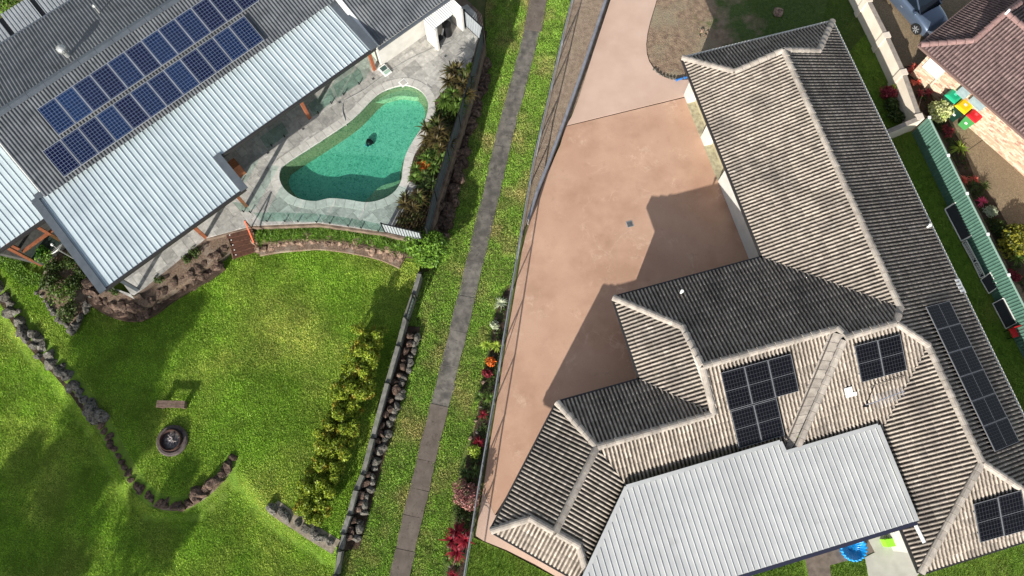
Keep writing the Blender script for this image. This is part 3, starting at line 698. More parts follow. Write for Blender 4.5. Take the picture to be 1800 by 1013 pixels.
# walls
def wallbox(name, pts, z0, z1, mat): MB().prism(XY([L(*p) for p in pts]), z0, z1).build(name, mat, house)
bb = [loc(P(x, y, .06))[1] for x, y in ((1212, 163), (1217, 180), (1241, 239), (1247, 255), (1272, 316), (1328, 452))]
wallbox('wall', [(15.3, 18.1), (21.85, 18.1), (21.85, 3.2), (15.3, 3.2)], 0, 2.68, m_render)
for b0, b1 in ((18.1, bb[1]), (bb[2], bb[3]), (bb[4], 6.9)): wallbox('pier', [(14.72, b0), (15.32, b0), (15.32, b1), (14.72, b1)], 0, 2.66, m_render)
m_door = M('garage_door', S(168, 160, 130), S(150, 142, 116), 3, .6)
for b0, b1 in ((bb[1], bb[2]), (bb[3], bb[4])):
    dr_ = MB()
    for q in range(5): dr_.box(L(15.18, (b0 + b1) / 2, .28 + q * .49), (.05, abs(b0 - b1) - .03, .47), (Vector((E2.x, E2.y, 0)), Vector((N2.x, N2.y, 0)), Vector((0, 0, 1))))
    dr_.build('garage_door', m_door, house)
    MB().box(L(14.95, (b0 + b1) / 2, .03), (.5, abs(b0 - b1), .09), (Vector((E2.x, E2.y, 0)), Vector((N2.x, N2.y, 0)), Vector((0, 0, 1)))).build('door_sill', M('sill_concrete', S(176, 170, 142), S(140, 132, 110), 5, .9), house)
wallbox('wall', [(7.45, 6.95), (16, 6.95), (16, -.5), (7.45, -.5)], 0, 2.67, m_render)
wallbox('wall', [(15.95, 4), (21.8, 4), (21.8, -6.45), (15.95, -6.45)], 0, 2.65, m_render)
wallbox('wall', [(4.2, 3.05), (9, 3.05), (9, -.45), (4.9, -.45)], 0, 2.64, m_render)
wallbox('wall', [Q(.5, .55), Q(5.45, .55), Q(5.45, 4.05), Q(-.5, 4.05)], 0, 2.63, m_render)
# soffit and gutters
def gut(a, b, mat):
    d = (b - a); d.z = 0; d.normalize(); o = Vector((d.y, -d.x, 0)); mb = MB()
    for w0, zz, ht in ((.06, -.02, .11),): mb.beam(a + o * w0 + Vector((0, 0, zz)), b + o * w0 + Vector((0, 0, zz)), .1, ht)
    mb.build('gutter', mat, house)
    MB().beam(a - o * .28 + Vector((0, 0, -.1)), b - o * .28 + Vector((0, 0, -.1)), .54, .03).build('soffit', m_render, house)
for a, b, mt in (((14.2, 18.67), (14.2, 7.5), m_gutter_d), ((22.4, 18.67), (14.2, 18.67), m_gutter_w), ((22.4, -7), (22.4, 18.67), m_gutter_w), ((15.4, -7), (22.4, -7), m_gutter_d), ((15.4, -1.9), (15.4, -7), m_gutter_d),
                 ((14.2, 7.5), (6.9, 7.5), m_gutter_d), ((6.9, 7.5), (6.9, 3.6), m_gutter_d), ((6.9, 3.6), (3.06, 3.6), m_gutter_d), (Q(0, 0), Q(6, 0), m_gutter_d), (Q(6, 0), Q(6, 4.6), m_gutter_d)):
    gut(L(a[0], a[1], EZ), L(b[0], b[1], EZ), mt)
# small roof fittings
pE = lambda x, y: hit(x, y, L(22.4, 0, EZ), Vector((E2.x * K, E2.y * K, 1)))
pS = lambda x, y: hit(x, y, L(0, -1.0, EZ), Vector((-N2.x * K, -N2.y * K, 1)))
pSr = lambda x, y: hit(x, y, L(0, -1.95, EZ), Vector((-N2.x * K, -N2.y * K, 1)))
pSs = lambda x, y: hit(x, y, L(0, -7.0, EZ), Vector((-N2.x * K, -N2.y * K, 1)))
pN = lambda x, y: hit(x, y, L(0, 7.5, EZ), Vector((N2.x * K, N2.y * K, 1)))
pWs = lambda x, y: hit(x, y, L(15.4, 0, EZ), Vector((-E2.x * K, -E2.y * K, 1)))
up = Vector((0, 0, 1))
for p in (pE(1628, 401), pN(1196, 516)):
    MB().tube(p, p + up * .32, .05).tube(p + up * .32, p + up * .36, .08).build('vent_pipe', m_white, house)
pa, pb_ = pWs(1606, 922), pWs(1622, 954); MB().beam(pa + up * .12, pb_ + up * .12, .13, .06).build('white_strip', m_white, house)
for (x, y) in ((1683, 497), (1686, 504), (1690, 511)):
    c = pE(x, y) + up * .075; MB().box(c, (.34, .3, .02), (Vector((E2.x, E2.y, -K)).normalized(), Vector((N2.x, N2.y, 0)), Vector((E2.x * K, E2.y * K, 1)).normalized())).build('pale_tile', m_white, house)
nS = Vector((-N2.x * K, -N2.y * K, 1)).normalized(); eS = Vector((E2.x, E2.y, 0)); uS = nS.cross(eS)
c = pSr(1490, 689) + nS * .1; mb = MB(); mb.box(c, (.34, .42, .02), (eS, uS, nS)); mb.box(c + eS * .24 - uS * .14, (.16, .16, .02), (eS, uS, nS)); mb.build('patch_sheet', m_white, house)
# TV antenna on the roof
q0 = pSr(1521, 712); ant = thing('tv_antenna', 'small silver television antenna on the tiled roof beside the awning', 'antenna', q0)
mt = M('antenna_metal', S(190, 194, 206), rough=.35, metal=.7)
MB().tube(q0, q0 + up * .75, .022).build('mast', mt, ant)
MB().box(q0 + up * .05, (.2, .2, .1)).build('mount', m_black, ant)
b0 = q0 + up * .72; bd = (pSr(1580, 690) - pSr(1521, 712)); bd.z = 0; bd.normalize(); b1 = b0 + bd * 1.45
MB().beam(b0 - bd * .2, b1, .03, .03).build('boom', mt, ant)
sd = Vector((-bd.y, bd.x, 0))
for i in range(9):
    c = b0 + bd * (.1 + i * .155); ln = .30 - .014 * i; MB().tube(c - sd * ln, c + sd * ln, .009, n=5).build('element', mt, ant)
mb = MB(); c0 = pSr(1537, 672) + nS * .09; mb.path([c0, c0.lerp(q0, .5) + up * .05, q0 + up * .1], .012); mb.build('cable', m_black, ant)

# ---- black solar panels on the tiled house
m_cellb = panel_mat('black_cells', S(11, 12, 15), S(16, 17, 21), S(62, 64, 69), .1413, .172, .009, 1.0)
pr_s = make_panel(1.13, 1.72, m_cellb, M('panel_frame_grey', S(112, 114, 118), rough=.45, metal=.2), True, 'x'); pr_s['w'], pr_s['h'] = 1.13, 1.72; us = []
lift = lambda pts: [p + up * .07 for p in pts]
q = lift([pS(*p) for p in ((1262, 656), (1386, 622), (1402, 687), (1281, 721))])
place_grid(pr_s, us, q, 3, 1, lambda i, j: 'black solar panel in upper row of the five panel array, ' + ('left end', 'middle', 'right end')[i], 'black panels on the south tile slope')
q = lift([pS(*p) for p in ((1281.5, 722.5), (1361, 700), (1377, 764), (1296, 788))])
place_grid(pr_s, us, q, 2, 1, lambda i, j: 'black solar panel in lower row of the five panel array, ' + ('left one', 'right one')[i], 'black panels on the south tile slope')
q = lift([pSr(*p) for p in ((1496, 609), (1577, 588), (1591, 650), (1512, 672))])
place_grid(pr_s, us, q, 2, 1, lambda i, j: ('left', 'right')[i] + ' black solar panel of the pair above the white roof patch', 'black panel pair under the main ridge')
q = lift([pSs(*p) for p in ((1703, 886), (1786, 861), (1806, 928), (1720, 951))])
place_grid(pr_s, us, q, 2, 1, lambda i, j: ('left', 'right')[i] + ' black solar panel of the pair on the triangular hip at lower right', 'black panel pair on the south hip')
q = lift([pE(*p) for p in ((1664, 532), (1787, 780), (1742, 793), (1622, 541))])
place_grid(pr_s, us, q, 6, 1, lambda i, j: ORD[i] + ' black solar panel from the top in the strip on the right slope', 'strip of black panels on the east slope')

# ---- white awning
aw0 = P(1300, 900, 0); awn = thing('patio_awning', 'pale grey ribbed metal awning over the patio of the tiled house', 'awning', aw0)
ZA = 3.3; awp = [P(x, y, ZA) for x, y in AWN]; al_ = [loc(p) for p in awp]
bot = (al_[4][1] + al_[5][1]) / 2 ; bl_ = (loc(P(1037, 993, ZA)))
A0, A1, A2, A3 = al_[0], al_[1], al_[2], al_[3]
sl = (bl_[0] - A0[0]) / (bl_[1] - A0[1]); Lb = (A0[0] + sl * (bot - A0[1]), bot)
m_awn = M('awning_metal', S(186, 187, 185), S(177, 178, 177), 1.2, .5, .35, .1, c3=S(166, 167, 166), s3=.5, f3=.5, c4=S(156, 157, 154), s4=1.1, lo4=.6, hi4=.85, objvar=.08)
sheets(awn, m_awn, [[A0, (A1[0], A1[1]), (A1[0], bot), Lb], [(A1[0], A2[1]), A3, (A3[0], bot), (A1[0], bot)]], Vector((0, 0, ZA)), Vector((E2.x, E2.y, 0)), Vector((N2.x, N2.y, .02)), trap(.25, .032, .07, .05), 3)
LZ = lambda p, dz=0: L(p[0], p[1], ZA + .02 * p[1] + dz)
fl = MB()
for a, b in ((A0, A1), (A1, (A1[0] + .05, A2[1])), (A2, A3), (A3, (A3[0], bot)), (A0, Lb)):
    pa, pb_ = LZ(a, .05), LZ(b, .05); fl.beam(pa, pb_, .16, .03)
fl.build('edge_flashing', m_awn, awn)
MB().beam(LZ((Lb[0], bot - .08), -.06), LZ((A3[0], bot - .08), -.06), .15, .13).build('gutter', M('navy_gutter', S(44, 46, 62), rough=.45), awn)
for a in np.linspace(Lb[0] + .8, A3[0] - .3, 5):
    p = L(a, bot + .3, 0); MB().box(p + up * 1.55, (.1, .1, 3.1)).build('post', m_white, awn)

# ================================================================== METAL ROOFED HOUSE (left)
TL_ = math.radians(40.7); e2 = Vector((math.cos(TL_), math.sin(TL_))); n2 = Vector((-math.sin(TL_), math.cos(TL_)))
def LL(a, b, z=0.0): q = e2 * a + n2 * b; return Vector((q.x, q.y, z))
def lo2(p): q = Vector((p.x, p.y)); return (q.dot(e2), q.dot(n2))
e3 = Vector((e2.x, e2.y, 0)); n3 = Vector((n2.x, n2.y, 0))
ZR, ZE = 5.5, 4.5
b_r = (lo2(P(0, 198, ZR))[1] + lo2(P(308, 0, ZR))[1]) / 2; b_e = lo2(P(450, 90, ZE))[1]; kk = (ZR - ZE) / (b_r - b_e)
b_u = lo2(P(0, 80, 4.3))[1]; k2 = (ZR - 4.3) / (b_u - b_r)
m_sheet_d = M('charcoal_roof', S(98, 101, 104), S(80, 83, 86), 1.5, .55, .35, .15, c3=S(112, 114, 114), s3=.5, f3=.5, c4=S(66, 70, 72), s4=1.6, objvar=.14)
m_sheet_l = M('pale_blue_roof', S(186, 197, 200), S(176, 188, 191), 1.0, .5, .35, .1, c3=S(166, 177, 182), s3=.5, f3=.5, c4=S(158, 168, 170), s4=1.1, lo4=.6, hi4=.85, objvar=.09)
m_sheet_g = M('grey_roof', S(158, 162, 164), S(142, 146, 148), 1.4, .5, .4, .1)
m_flash = M('slate_flashing', S(92, 98, 104), S(82, 88, 94), 3, .5, .4, .2)
m_timber = M('red_timber', S(150, 92, 64), S(124, 74, 52), 9, .7, .25, bump=.3, bscale=50, bdist=.005)
hl = thing('metal_roofed_house', 'long white house with charcoal corrugated roof behind the pool', 'house', LL(2, 28, 0))
o_r = LL(0, b_r, ZR); dn = Vector((-n2.x, -n2.y, -kk)).normalized(); dlen = lambda b: (b_r - b) * math.sqrt(1 + kk * kk)
cp = corr(.165, .04)
a_r = lo2(P(40, 294, 4.5))[0]
sheets(hl, m_sheet_d, [[(a_r, 0), (9.05, 0), (9.05, dlen(b_e - .12)), (a_r, dlen(b_e - .12))]], o_r, e3, dn, cp, 5)
b_2 = lo2(P(720, 46, ZE - (b_e - 20.6) * kk))[1]
a_3 = 14.6
sheets(hl, m_sheet_d, [[(9.15, 0), (a_3, 0), (a_3, dlen(b_2)), (9.15, dlen(b_2))]], o_r + Vector((0, 0, .03)), e3, dn, cp, 5)
upn = Vector((n2.x, n2.y, -k2)).normalized()
sheets(hl, m_sheet_d, [[(-16, 0), (a_3, 0), (a_3, (b_u - b_r) * math.sqrt(1 + k2 * k2)), (-16, (b_u - b_r) * math.sqrt(1 + k2 * k2))]], o_r, e3, upn, cp, 5)
for i in range(34):                                                # ridge capping in lengths
    a = -15.9 + i * .9; c = LL(a + .45, b_r, ZR + .055); mb = MB()
    for sg, kq in ((-1, kk), (1, k2)):
        p = n3 * sg; dd = (p + Vector((0, 0, -kq))).normalized(); q0 = c + dd * .0; nn = e3.cross(dd); nn = nn if nn.z > 0 else -nn
        mb.box(c + dd * .11, (.885, .22, .012), (e3, dd, nn))
    mb.build('ridge_capping', m_flash, hl)
zz2 = ZR - (b_r - b_2) * kk
MB().beam(LL(9.1, b_2 - .06, zz2 - .05), LL(a_3, b_2 - .06, zz2 - .05), .13, .12).build('gutter', m_flash, hl)
MB().beam(LL(9.1, b_2, zz2 + .05), LL(9.1, b_r, ZR + .05), .24, .03).build('barge_flashing', m_white, hl)
MB().beam(LL(-16, b_u + .06, 4.25), LL(a_3, b_u + .06, 4.25), .13, .12).build('gutter', m_flash, hl)
# walls
for q, z1 in (([(-7.4, b_e + .5), (9.3, b_e + .5), (9.3, b_u - .5), (-7.4, b_u - .5)], 4.15), ([(9.3, b_2 + .55), (14.2, b_2 + .55), (14.2, b_u - .5), (9.3, b_u - .5)], zz2 - .1)):
    MB().prism(XY([LL(*p) for p in q]), 0, z1).build('wall', m_render, hl)
# roof fittings
def pR(x, y, s=1): return hit(x, y, o_r, Vector((n2.x * k2, n2.y * k2, 1))) if s > 0 else hit(x, y, o_r, Vector((-n2.x * kk, -n2.y * kk, 1)))
c = pR(121, 99); m_galv = M('galvanised', S(176, 178, 176), S(150, 152, 150), 9, .4, .5, .5)
wb = thing('whirlybird_vent', 'round finned metal turbine vent on the upper charcoal roof slope', 'roof vent', c)
MB().tube(c - up * .1, c + up * .4, .13, n=14).build('collar', m_galv, wb)
MB().lathe(c + up * .38, [(.12, 0), (.2, .07), (.235, .17), (.2, .27), (.1, .34), (0, .36)], 20).build('dome', m_galv, wb, True)
for i in range(16):
    a = 2 * math.pi * i / 16; d = Vector((math.cos(a), math.sin(a), 0)); MB().beam(c + d * .2 + up * .42, c + d * .2 + up * .66, .012, .06, d).build('fin', m_galv, wb)
c = pR(176, 23); vp = thing('flue_pipe', 'thin metal flue pipe on the upper charcoal roof slope near the top edge', 'pipe', c)
MB().tube(c - up * .1, c + up * .5, .05).build('pipe', m_galv, vp); MB().lathe(c + up * .5, [(.05, 0), (.1, .02), (.05, .1), (0, .11)], 12).build('cowl', m_galv, vp)

# ---- blue solar panels, two rows
m_cell = panel_mat('blue_cells', S(13, 17, 46), S(18, 44, 82), S(112, 126, 150), .165, .165, .011, 1.6)
pr_b = make_panel(.99, 1.65, m_cell, m_alu, False, 'x'); pr_b['w'], pr_b['h'] = .99, 1.65; ub = []
def rowquad(tl, bl, tdir_px):
    A, B = pR(*tl, -1), pR(*bl, -1); C = pR(*tdir_px, -1)
    return A, B, C
A, B, C = pR(67.5, 195.5, -1), pR(106.5, 241.5, -1), pR(337, 17.5, -1)
n1 = 12; st = (C - A) / 9.0
place_grid(pr_b, ub, lift([A, A + st * n1, B + st * n1, B]), n1, 1, lambda i, j: ORD[i] + ' blue solar panel from the left in the upper row', 'blue solar panels in the upper row')
A, B, C = pR(77, 269.5, -1), pR(116.5, 314.5, -1), pR(430.5, 31.5, -1); n1 = 12; st = (C - A) / n1
place_grid(pr_b, ub, lift([A, C, B + st * n1, B]), n1, 1, lambda i, j: ORD[i] + ' blue solar panel from the left in the lower row', 'blue solar panels in the lower row')

# ---- patio roofs
ZPT, ZPB = 4.28, 3.98
def pq(x, y, z): return lo2(P(x, y, z))
bt = pq(450, 90, ZPT)[1] + .05; bb1 = pq(300, 424, ZPB)[1]; bb2 = pq(520, 180, 4.1)[1]
aL = pq(120, 425, 4.1)[0]; aM = pq(407, 302, 4.02)[0]; aR = pq(622, 42, 4.2)[0]
sl_ = (ZPT - ZPB) / (bt - bb1); zp = lambda b: ZPT - (bt - b) * sl_
pat = thing('pool_patio_roof', 'pale blue ribbed metal patio roof in front of the solar panels', 'patio roof', LL((aL + aR) / 2, bb2, ZD))
dsl = Vector((-n2.x, -n2.y, -sl_)).normalized(); f_ = math.sqrt(1 + sl_ ** 2)
sheets(pat, m_sheet_l, [[(aL, 0), (aM, 0), (aM, (bt - bb1) * f_), (aL, (bt - bb1) * f_)], [(aM, 0), (aR, 0), (aR, (bt - bb2) * f_), (aM, (bt - bb2) * f_)]], LL(0, bt, ZPT), e3, dsl, trap(.25, .03, .12, .04), 3)
def gp(a, b, nm='gutter', wd=.15, ht=.14, mt=m_flash, dz=-.03): MB().beam(a + up * dz, b + up * dz, wd, ht).build(nm, mt, pat)
gp(LL(aL, bb1 - .07, ZPB), LL(aM, bb1 - .07, ZPB), mt=m_gutter_d, wd=.12); gp(LL(aM + .1, bb2 - .07, zp(bb2)), LL(aR, bb2 - .07, zp(bb2)), mt=m_gutter_d, wd=.12)
gp(LL(aL - .05, bt, ZPT), LL(aL - .05, bb1 - .1, ZPB), 'barge', .34, .1, dz=.04); gp(LL(aR - .08, bt, ZPT), LL(aR - .08, bb2 - .1, zp(bb2)), 'barge', .42, .08, dz=.045); gp(LL(aM - .06, bb2 + .1, zp(bb2)), LL(aM - .06, bb1 - .1, ZPB), 'barge', .36, .1, dz=.045)
gp(LL(aL, bt + .02, ZPT), LL(aR, bt + .02, ZPT), 'apron_flashing', .3, .06, dz=.06)
for (x, y) in ((361, 417), (433, 363), (544, 208), (658, 123)):
    p = P(x, y, ZD); q = lo2(p); zt = zp(q[1]) - .1; MB().box(Vector((p.x, p.y, (ZD + zt) / 2)), (.16, .16, zt - ZD), (e3, n3, up)).build('post', m_timber, pat)
p = P(242, 510, ZD); MB().box(Vector((p.x, p.y, (ZD + 3.9) / 2)), (.15, .15, 2.5), (e3, n3, up)).build('steel_post', m_flash, pat)
for b in (bb2 + .3, bb1 + .35): MB().beam(LL(aL + .1, b, zp(b) - .14), LL(aM if b < bb2 else aR, b, zp(b) - .14), .07, .2).build('beam', m_timber, pat)
p0 = P(398, 281, 2.2); p1 = P(416, 300, 2.2); MB().box(P(414, 297, ZD + .5), (.55, .5, .95), (e3, n3, up)).build('timber_bench_end', m_timber, pat)
# second pale roof at the left edge
b_b = pq(40, 410, 3.95)[1]
po2 = thing('side_patio_roof', 'pale ribbed metal roof at the left edge beside the charcoal roof', 'patio roof', LL(a_r - 3, b_b, ZD))
k3 = .26; zq = lambda b: 3.97 + (b - b_b) * k3; f3_ = math.sqrt(1 + k3 * k3); bt2 = b_r - .3
sheets(po2, m_sheet_l, [[(-18, 0), (a_r - .05, 0), (a_r - .05, (bt2 - bt) * f3_), (-18, (bt2 - bt) * f3_)], [(-18, (bt2 - bt) * f3_), (aL - .28, (bt2 - bt) * f3_), (aL - .28, (bt2 - b_b) * f3_), (-18, (bt2 - b_b) * f3_)]],
      LL(0, bt2, zq(bt2)), e3, Vector((-n2.x, -n2.y, -k3)).normalized(), trap(.25, .03, .12, .04), 3)
MB().beam(LL(-18, b_b - .1, 3.92), LL(aL - .3, b_b - .1, 3.92), .12, .13).build('gutter', m_gutter_d, po2)
MB().beam(LL(a_r, bt2, zq(bt2) + .1), LL(a_r, bt, zq(bt) + .1), .16, .1).build('barge', m_white, po2)
# verandah timber frame with glass below that roof
vd = thing('verandah', 'small dark verandah with red timber posts and glass rail at left', 'verandah', P(61, 460, .7))
for (x, y, z1) in ((61, 460, 3.9), (110, 425, 3.85), (37, 440, 3.9)):
    p = P(x, y, 1.0); MB().box(Vector((p.x, p.y, (.5 + z1) / 2)), (.13, .13, z1 - .5), (e3, n3, up)).build('post', m_timber, vd)
pA, pB = P(40, 443, 2.1), P(92, 405, 2.1); MB().beam(pA, pB, .15, .08).build('rail', m_timber, vd)
pf = [P(62, 460, 1.2), P(112, 424, 1.2), P(40, 320, 1.2), P(-110, 420, 1.2)]; MB().prism(XY(pf), .6, 1.2).build('floor', M('dark_deck', S(70, 70, 68), S(54, 54, 52), 5, .8), vd)
m_glass = NT('pool_glass'); t = m_glass
tr = t.n('ShaderNodeBsdfTransparent'); tr.inputs[0].default_value = (.80, .90, .87, 1); gs = t.n('ShaderNodeBsdfGlossy'); gs.inputs['Roughness'].default_value = .03; gs.inputs[0].default_value = (.8, .85, .85, 1)
lw = t.n('ShaderNodeLayerWeight'); lw.inputs[0].default_value = .3; fr = t.math('MULTIPLY', t.math('POWER', lw.outputs['Facing'], 3.0), .45); mx = t.n('ShaderNodeMixShader'); t.l(fr, mx.inputs[0]); t.l(tr.outputs[0], mx.inputs[1]); t.l(gs.outputs[0], mx.inputs[2]); t.l(mx.outputs[0], t.o.inputs[0])
m_glass = t.m
pa, pb_ = P(61, 460, 1.2), P(112, 425, 1.2); mb = MB(); mb.beam(pa + up * .5, pb_ + up * .5, .012, .95); mb.build('glass_rail', m_glass, vd)
# grey shed roof at the top left corner with grass beyond
shd = thing('grey_shed', 'grey ribbed metal shed roof at the top left corner behind the house', 'shed', P(40, 40, 0))
zs_ = 3.2; a0, b0 = pq(-60, 130, zs_); b1 = pq(0, 27, zs_)[1]
cuts = [pq(14, 50, zs_)[0], pq(68, 15, zs_)[0]]
edges = [-14.0, cuts[0] - .12, cuts[0] + .12, cuts[1] - .12, cuts[1] + .12, 6]
for i in (0, 2, 4):
    sheets(shd, m_sheet_g, [[(edges[i], b_u - .3), (edges[i + 1], b_u - .3), (edges[i + 1], b1), (edges[i], b1)]], Vector((0, 0, zs_)), e3, n3, trap(.19, .04, .55, .1), 4)
MB().prism(XY([LL(-14, b_u - .2), LL(6, b_u - .2), LL(6, b1 - .1), LL(-14, b1 - .1)]), 0, zs_ - .08).build('wall', m_gutter_d, shd)

# ================================================================== POOL TERRACE
POOL = [(700, 153), (722, 153), (742, 163), (753, 180), (753, 200), (744, 225), (728, 250), (715, 275), (710, 297), (707, 320), (695, 340), (674, 353), (645, 359), (610, 354), (580, 352), (555, 357), (525, 352), (503, 338), (492, 318), (494, 300), (506, 287), (560, 252), (620, 211), (664, 168)]
ZW = ZD - .13
pool2 = XY(smoothpts(PL(POOL, ZW), 4))
pool_xy = [(p[0], p[1]) for p in pool2]
FTOP = [(848, 48), (827, 132), (806, 200), (786, 262), (763, 335), (748, 400)]
FH = 1.25
fpts = [P(x, y, ZD + FH) for x, y in FTOP]
terr = [(p.x, p.y) for p in PL([(190, 502), (235, 521), (254, 510), (362, 421), (399, 411), (443, 400), (560, 396), (676, 412), (738, 428)], ZD)] + XY([p + Vector((.12, -.02, 0)) for p in fpts[::-1]]) + XY([LL(15.4, b_2 - .4), LL(15.4, b_u), LL(-7.2, b_u), LL(-7.2, bb1)])
V2, T2 = clip_tris([(-60, -60), (60, -60), (60, 60), (-60, 60)], terr, pool_xy)
tb = MB(); slab(tb, V2, T2, -.05, ZD - .02); m_base = M('terrace_base', S(120, 104, 90), S(88, 74, 64), 3, .9, bump=.5, bscale=20, bdist=.03)
terrace = structure('pool_terrace', tb, m_base)
# paving: single travertine pavers
m_pave = M('travertine', S(171, 168, 162), S(149, 147, 142), 5, .75, .3, c3=S(126, 125, 122), s3=2.4, f3=.8, c4=S(196, 192, 184), s4=6, objvar=.42, bump=.15, bscale=60, bdist=.004)
deck_px = [(190, 503), (235, 519), (252, 508), (362, 419), (399, 409), (443, 397), (560, 392), (676, 408), (694, 396), (706, 380), (722, 345), (735, 324), (718, 319), (719, 300), (727, 275), (745, 247), (760, 220), (765, 200), (764, 178), (775, 165), (800, 140), (822, 128), (832, 100), (842, 62)]
deck = XY(PL(deck_px, ZD)) + XY([LL(15.2, b_2 - .2), LL(15.2, b_2 + .6), LL(aM, b_e + .5), LL(aL + .2, b_e + .5), LL(aL + .2, bb1 + .2)])
pc = np.array(pool_xy); cen = pc.mean(0)
def offset_poly(poly, d):
    n = len(poly); out = []
    for i in range(n):
        a, b = Vector(poly[i - 1]), Vector(poly[(i + 1) % n]); t_ = (b - a).normalized(); nr = Vector((t_.y, -t_.x)); out.append(Vector(poly[i]) + nr * d)
    return out
A = sum(pool_xy[i][0] * pool_xy[(i + 1) % len(pool_xy)][1] - pool_xy[(i + 1) % len(pool_xy)][0] * pool_xy[i][1] for i in range(len(pool_xy)))
if A < 0: pool_xy = pool_xy[::-1]
cop_o = offset_poly(pool_xy, .40); cop_i = offset_poly(pool_xy, -.03)
cop_ring = [(p.x, p.y) for p in cop_o]
rows = np.arange(12.6, 26.5, .61); npave = 0
for rI, b in enumerate(rows):
    a = -9 + (rI * .37) % .9
    while a < 18:
        wd = random.choice((.61, .61, .915, .405)); q = [LL(a + .005, b + .005), LL(a + wd - .005, b + .005), LL(a + wd - .005, b + .605), LL(a + .005, b + .605)]
        a += wd
        V2, T2 = clip_tris(XY(q), deck, cop_ring)
        if not T2: continue
        mb = MB(); slab(mb, V2, T2, ZD - .03, ZD + .02 + random.uniform(-.003, .003)); mb.build('paver', m_pave, terrace); npave += 1
# pool: shell, ledges, water, coping stones
swp = thing('swimming_pool', 'freeform turquoise swimming pool set in pale stone paving', 'pool', (cen[0], cen[1], ZD))
m_shell = M('pool_floor', S(176, 224, 206), S(160, 212, 194), 9, .6, .3, c3=S(150, 206, 190), s3=1.0, f3=.6, bump=.2, bscale=60, bdist=.01)
m_pwall = M('pool_wall', S(178, 152, 122), S(164, 138, 110), 9, .6, .3); m_ledge = M('pool_ledge', S(214, 200, 170), S(196, 182, 154), 12, .6, .3)
ZF = ZW - .62
n = len(pool_xy); fl_ = offset_poly(pool_xy, -.28)
vs = [(p[0], p[1], ZW - .03) for p in pool_xy] + [(p.x, p.y, ZF) for p in fl_]
bd_ = MB(); bd_.add([(p[0], p[1], ZD - .02) for p in pool_xy] + [(p[0], p[1], ZW - .03) for p in pool_xy], [(i, n + i, n + (i + 1) % n, (i + 1) % n) for i in range(n)]); bd_.build('waterline_band', m_white, swp)
sh = MB(); sh.add(vs, [(i, n + i, n + (i + 1) % n, (i + 1) % n) for i in range(n)]); sh.build('wall', m_pwall, swp)
sh = MB(); sh.add(vs[n:], [tuple(range(n))]); sh.build('floor', m_shell, swp)
for pts in ([(640, 362), (650, 345), (668, 328), (690, 321), (712, 316), (714, 340), (690, 366)], [(640, 185), (672, 176), (705, 168), (735, 170), (735, 150), (690, 142), (655, 160)]):
    V2, T2 = clip_tris(XY(smoothpts(PL(pts, ZW - .2), 4)), [tuple(p) for p in offset_poly(pool_xy, -.02)]); mb = MB(); slab(mb, V2, T2, ZF + .01, ZW - .22); mb.build('ledge', m_ledge, swp)
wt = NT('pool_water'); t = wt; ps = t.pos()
h1 = t.noise(ps, 5.5, 3, .6, .2, .8, .8); h2 = t.noise(ps, 13, 3, .6, .2, .8, 1.0)
bp = t.n('ShaderNodeBump'); bp.inputs['Strength'].default_value = .3; bp.inputs['Distance'].default_value = .02; t.l(t.math('ADD', h1, t.math('MULTIPLY', h2, .45)), bp.inputs['Height'])
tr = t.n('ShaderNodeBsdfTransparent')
def ridge(sc, ds):                     # caustic light lines, painted as a bright net into the water tint
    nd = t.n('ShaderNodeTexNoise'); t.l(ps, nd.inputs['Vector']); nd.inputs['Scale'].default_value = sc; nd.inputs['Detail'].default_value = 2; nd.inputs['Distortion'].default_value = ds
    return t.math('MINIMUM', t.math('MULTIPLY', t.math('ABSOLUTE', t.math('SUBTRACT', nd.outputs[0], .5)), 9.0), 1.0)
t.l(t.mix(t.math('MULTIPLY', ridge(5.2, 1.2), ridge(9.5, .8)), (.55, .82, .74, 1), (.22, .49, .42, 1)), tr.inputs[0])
gs = t.n('ShaderNodeBsdfGlossy'); gs.inputs['Roughness'].default_value = .04; t.l(bp.outputs[0], gs.inputs['Normal'])
lw = t.n('ShaderNodeLayerWeight'); lw.inputs[0].default_value = .5; t.l(bp.outputs[0], lw.inputs['Normal']); fr = t.math('MULTIPLY_ADD', t.math('POWER', lw.outputs['Facing'], 5.0), .9, .02)
mx = t.n('ShaderNodeMixShader'); t.l(fr, mx.inputs[0]); t.l(tr.outputs[0], mx.inputs[1]); t.l(gs.outputs[0], mx.inputs[2]); t.l(mx.outputs[0], t.o.inputs[0])
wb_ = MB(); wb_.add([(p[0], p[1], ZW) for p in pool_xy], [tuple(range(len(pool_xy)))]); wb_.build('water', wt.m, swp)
per = 0; idx = 0; nC = len(pool_xy); acc = [0]
for i in range(nC): acc.append(acc[-1] + (Vector(pool_xy[(i + 1) % nC]) - Vector(pool_xy[i])).length)
tot = acc[-1]; ns = round(tot / .5)
def ringpt(ring, s):
    s = s % tot
    for i in range(nC):
        if acc[i] <= s <= acc[i + 1]:
            f = (s - acc[i]) / (acc[i + 1] - acc[i] + 1e-9); return Vector(ring[i]).lerp(Vector(ring[(i + 1) % nC]), f)
m_cop = M('coping_stone', S(190, 187, 180), S(172, 169, 163), 6, .75, .3, c3=S(164, 161, 154), s3=2, f3=.5, objvar=.16, bump=.12, bscale=60, bdist=.004)
for i in range(ns):
    s0, s1 = tot * i / ns + .006, tot * (i + 1) / ns - .006; sm = [s0 + (s1 - s0) * q / 3 for q in range(4)]
    pl = [ringpt(cop_i, s) for s in sm] + [ringpt(cop_o, s) for s in sm[::-1]]
    mb = MB(); mb.prism([(p.x, p.y) for p in pl], ZD - .06, ZD + .032); mb.build('coping', m_cop, swp)
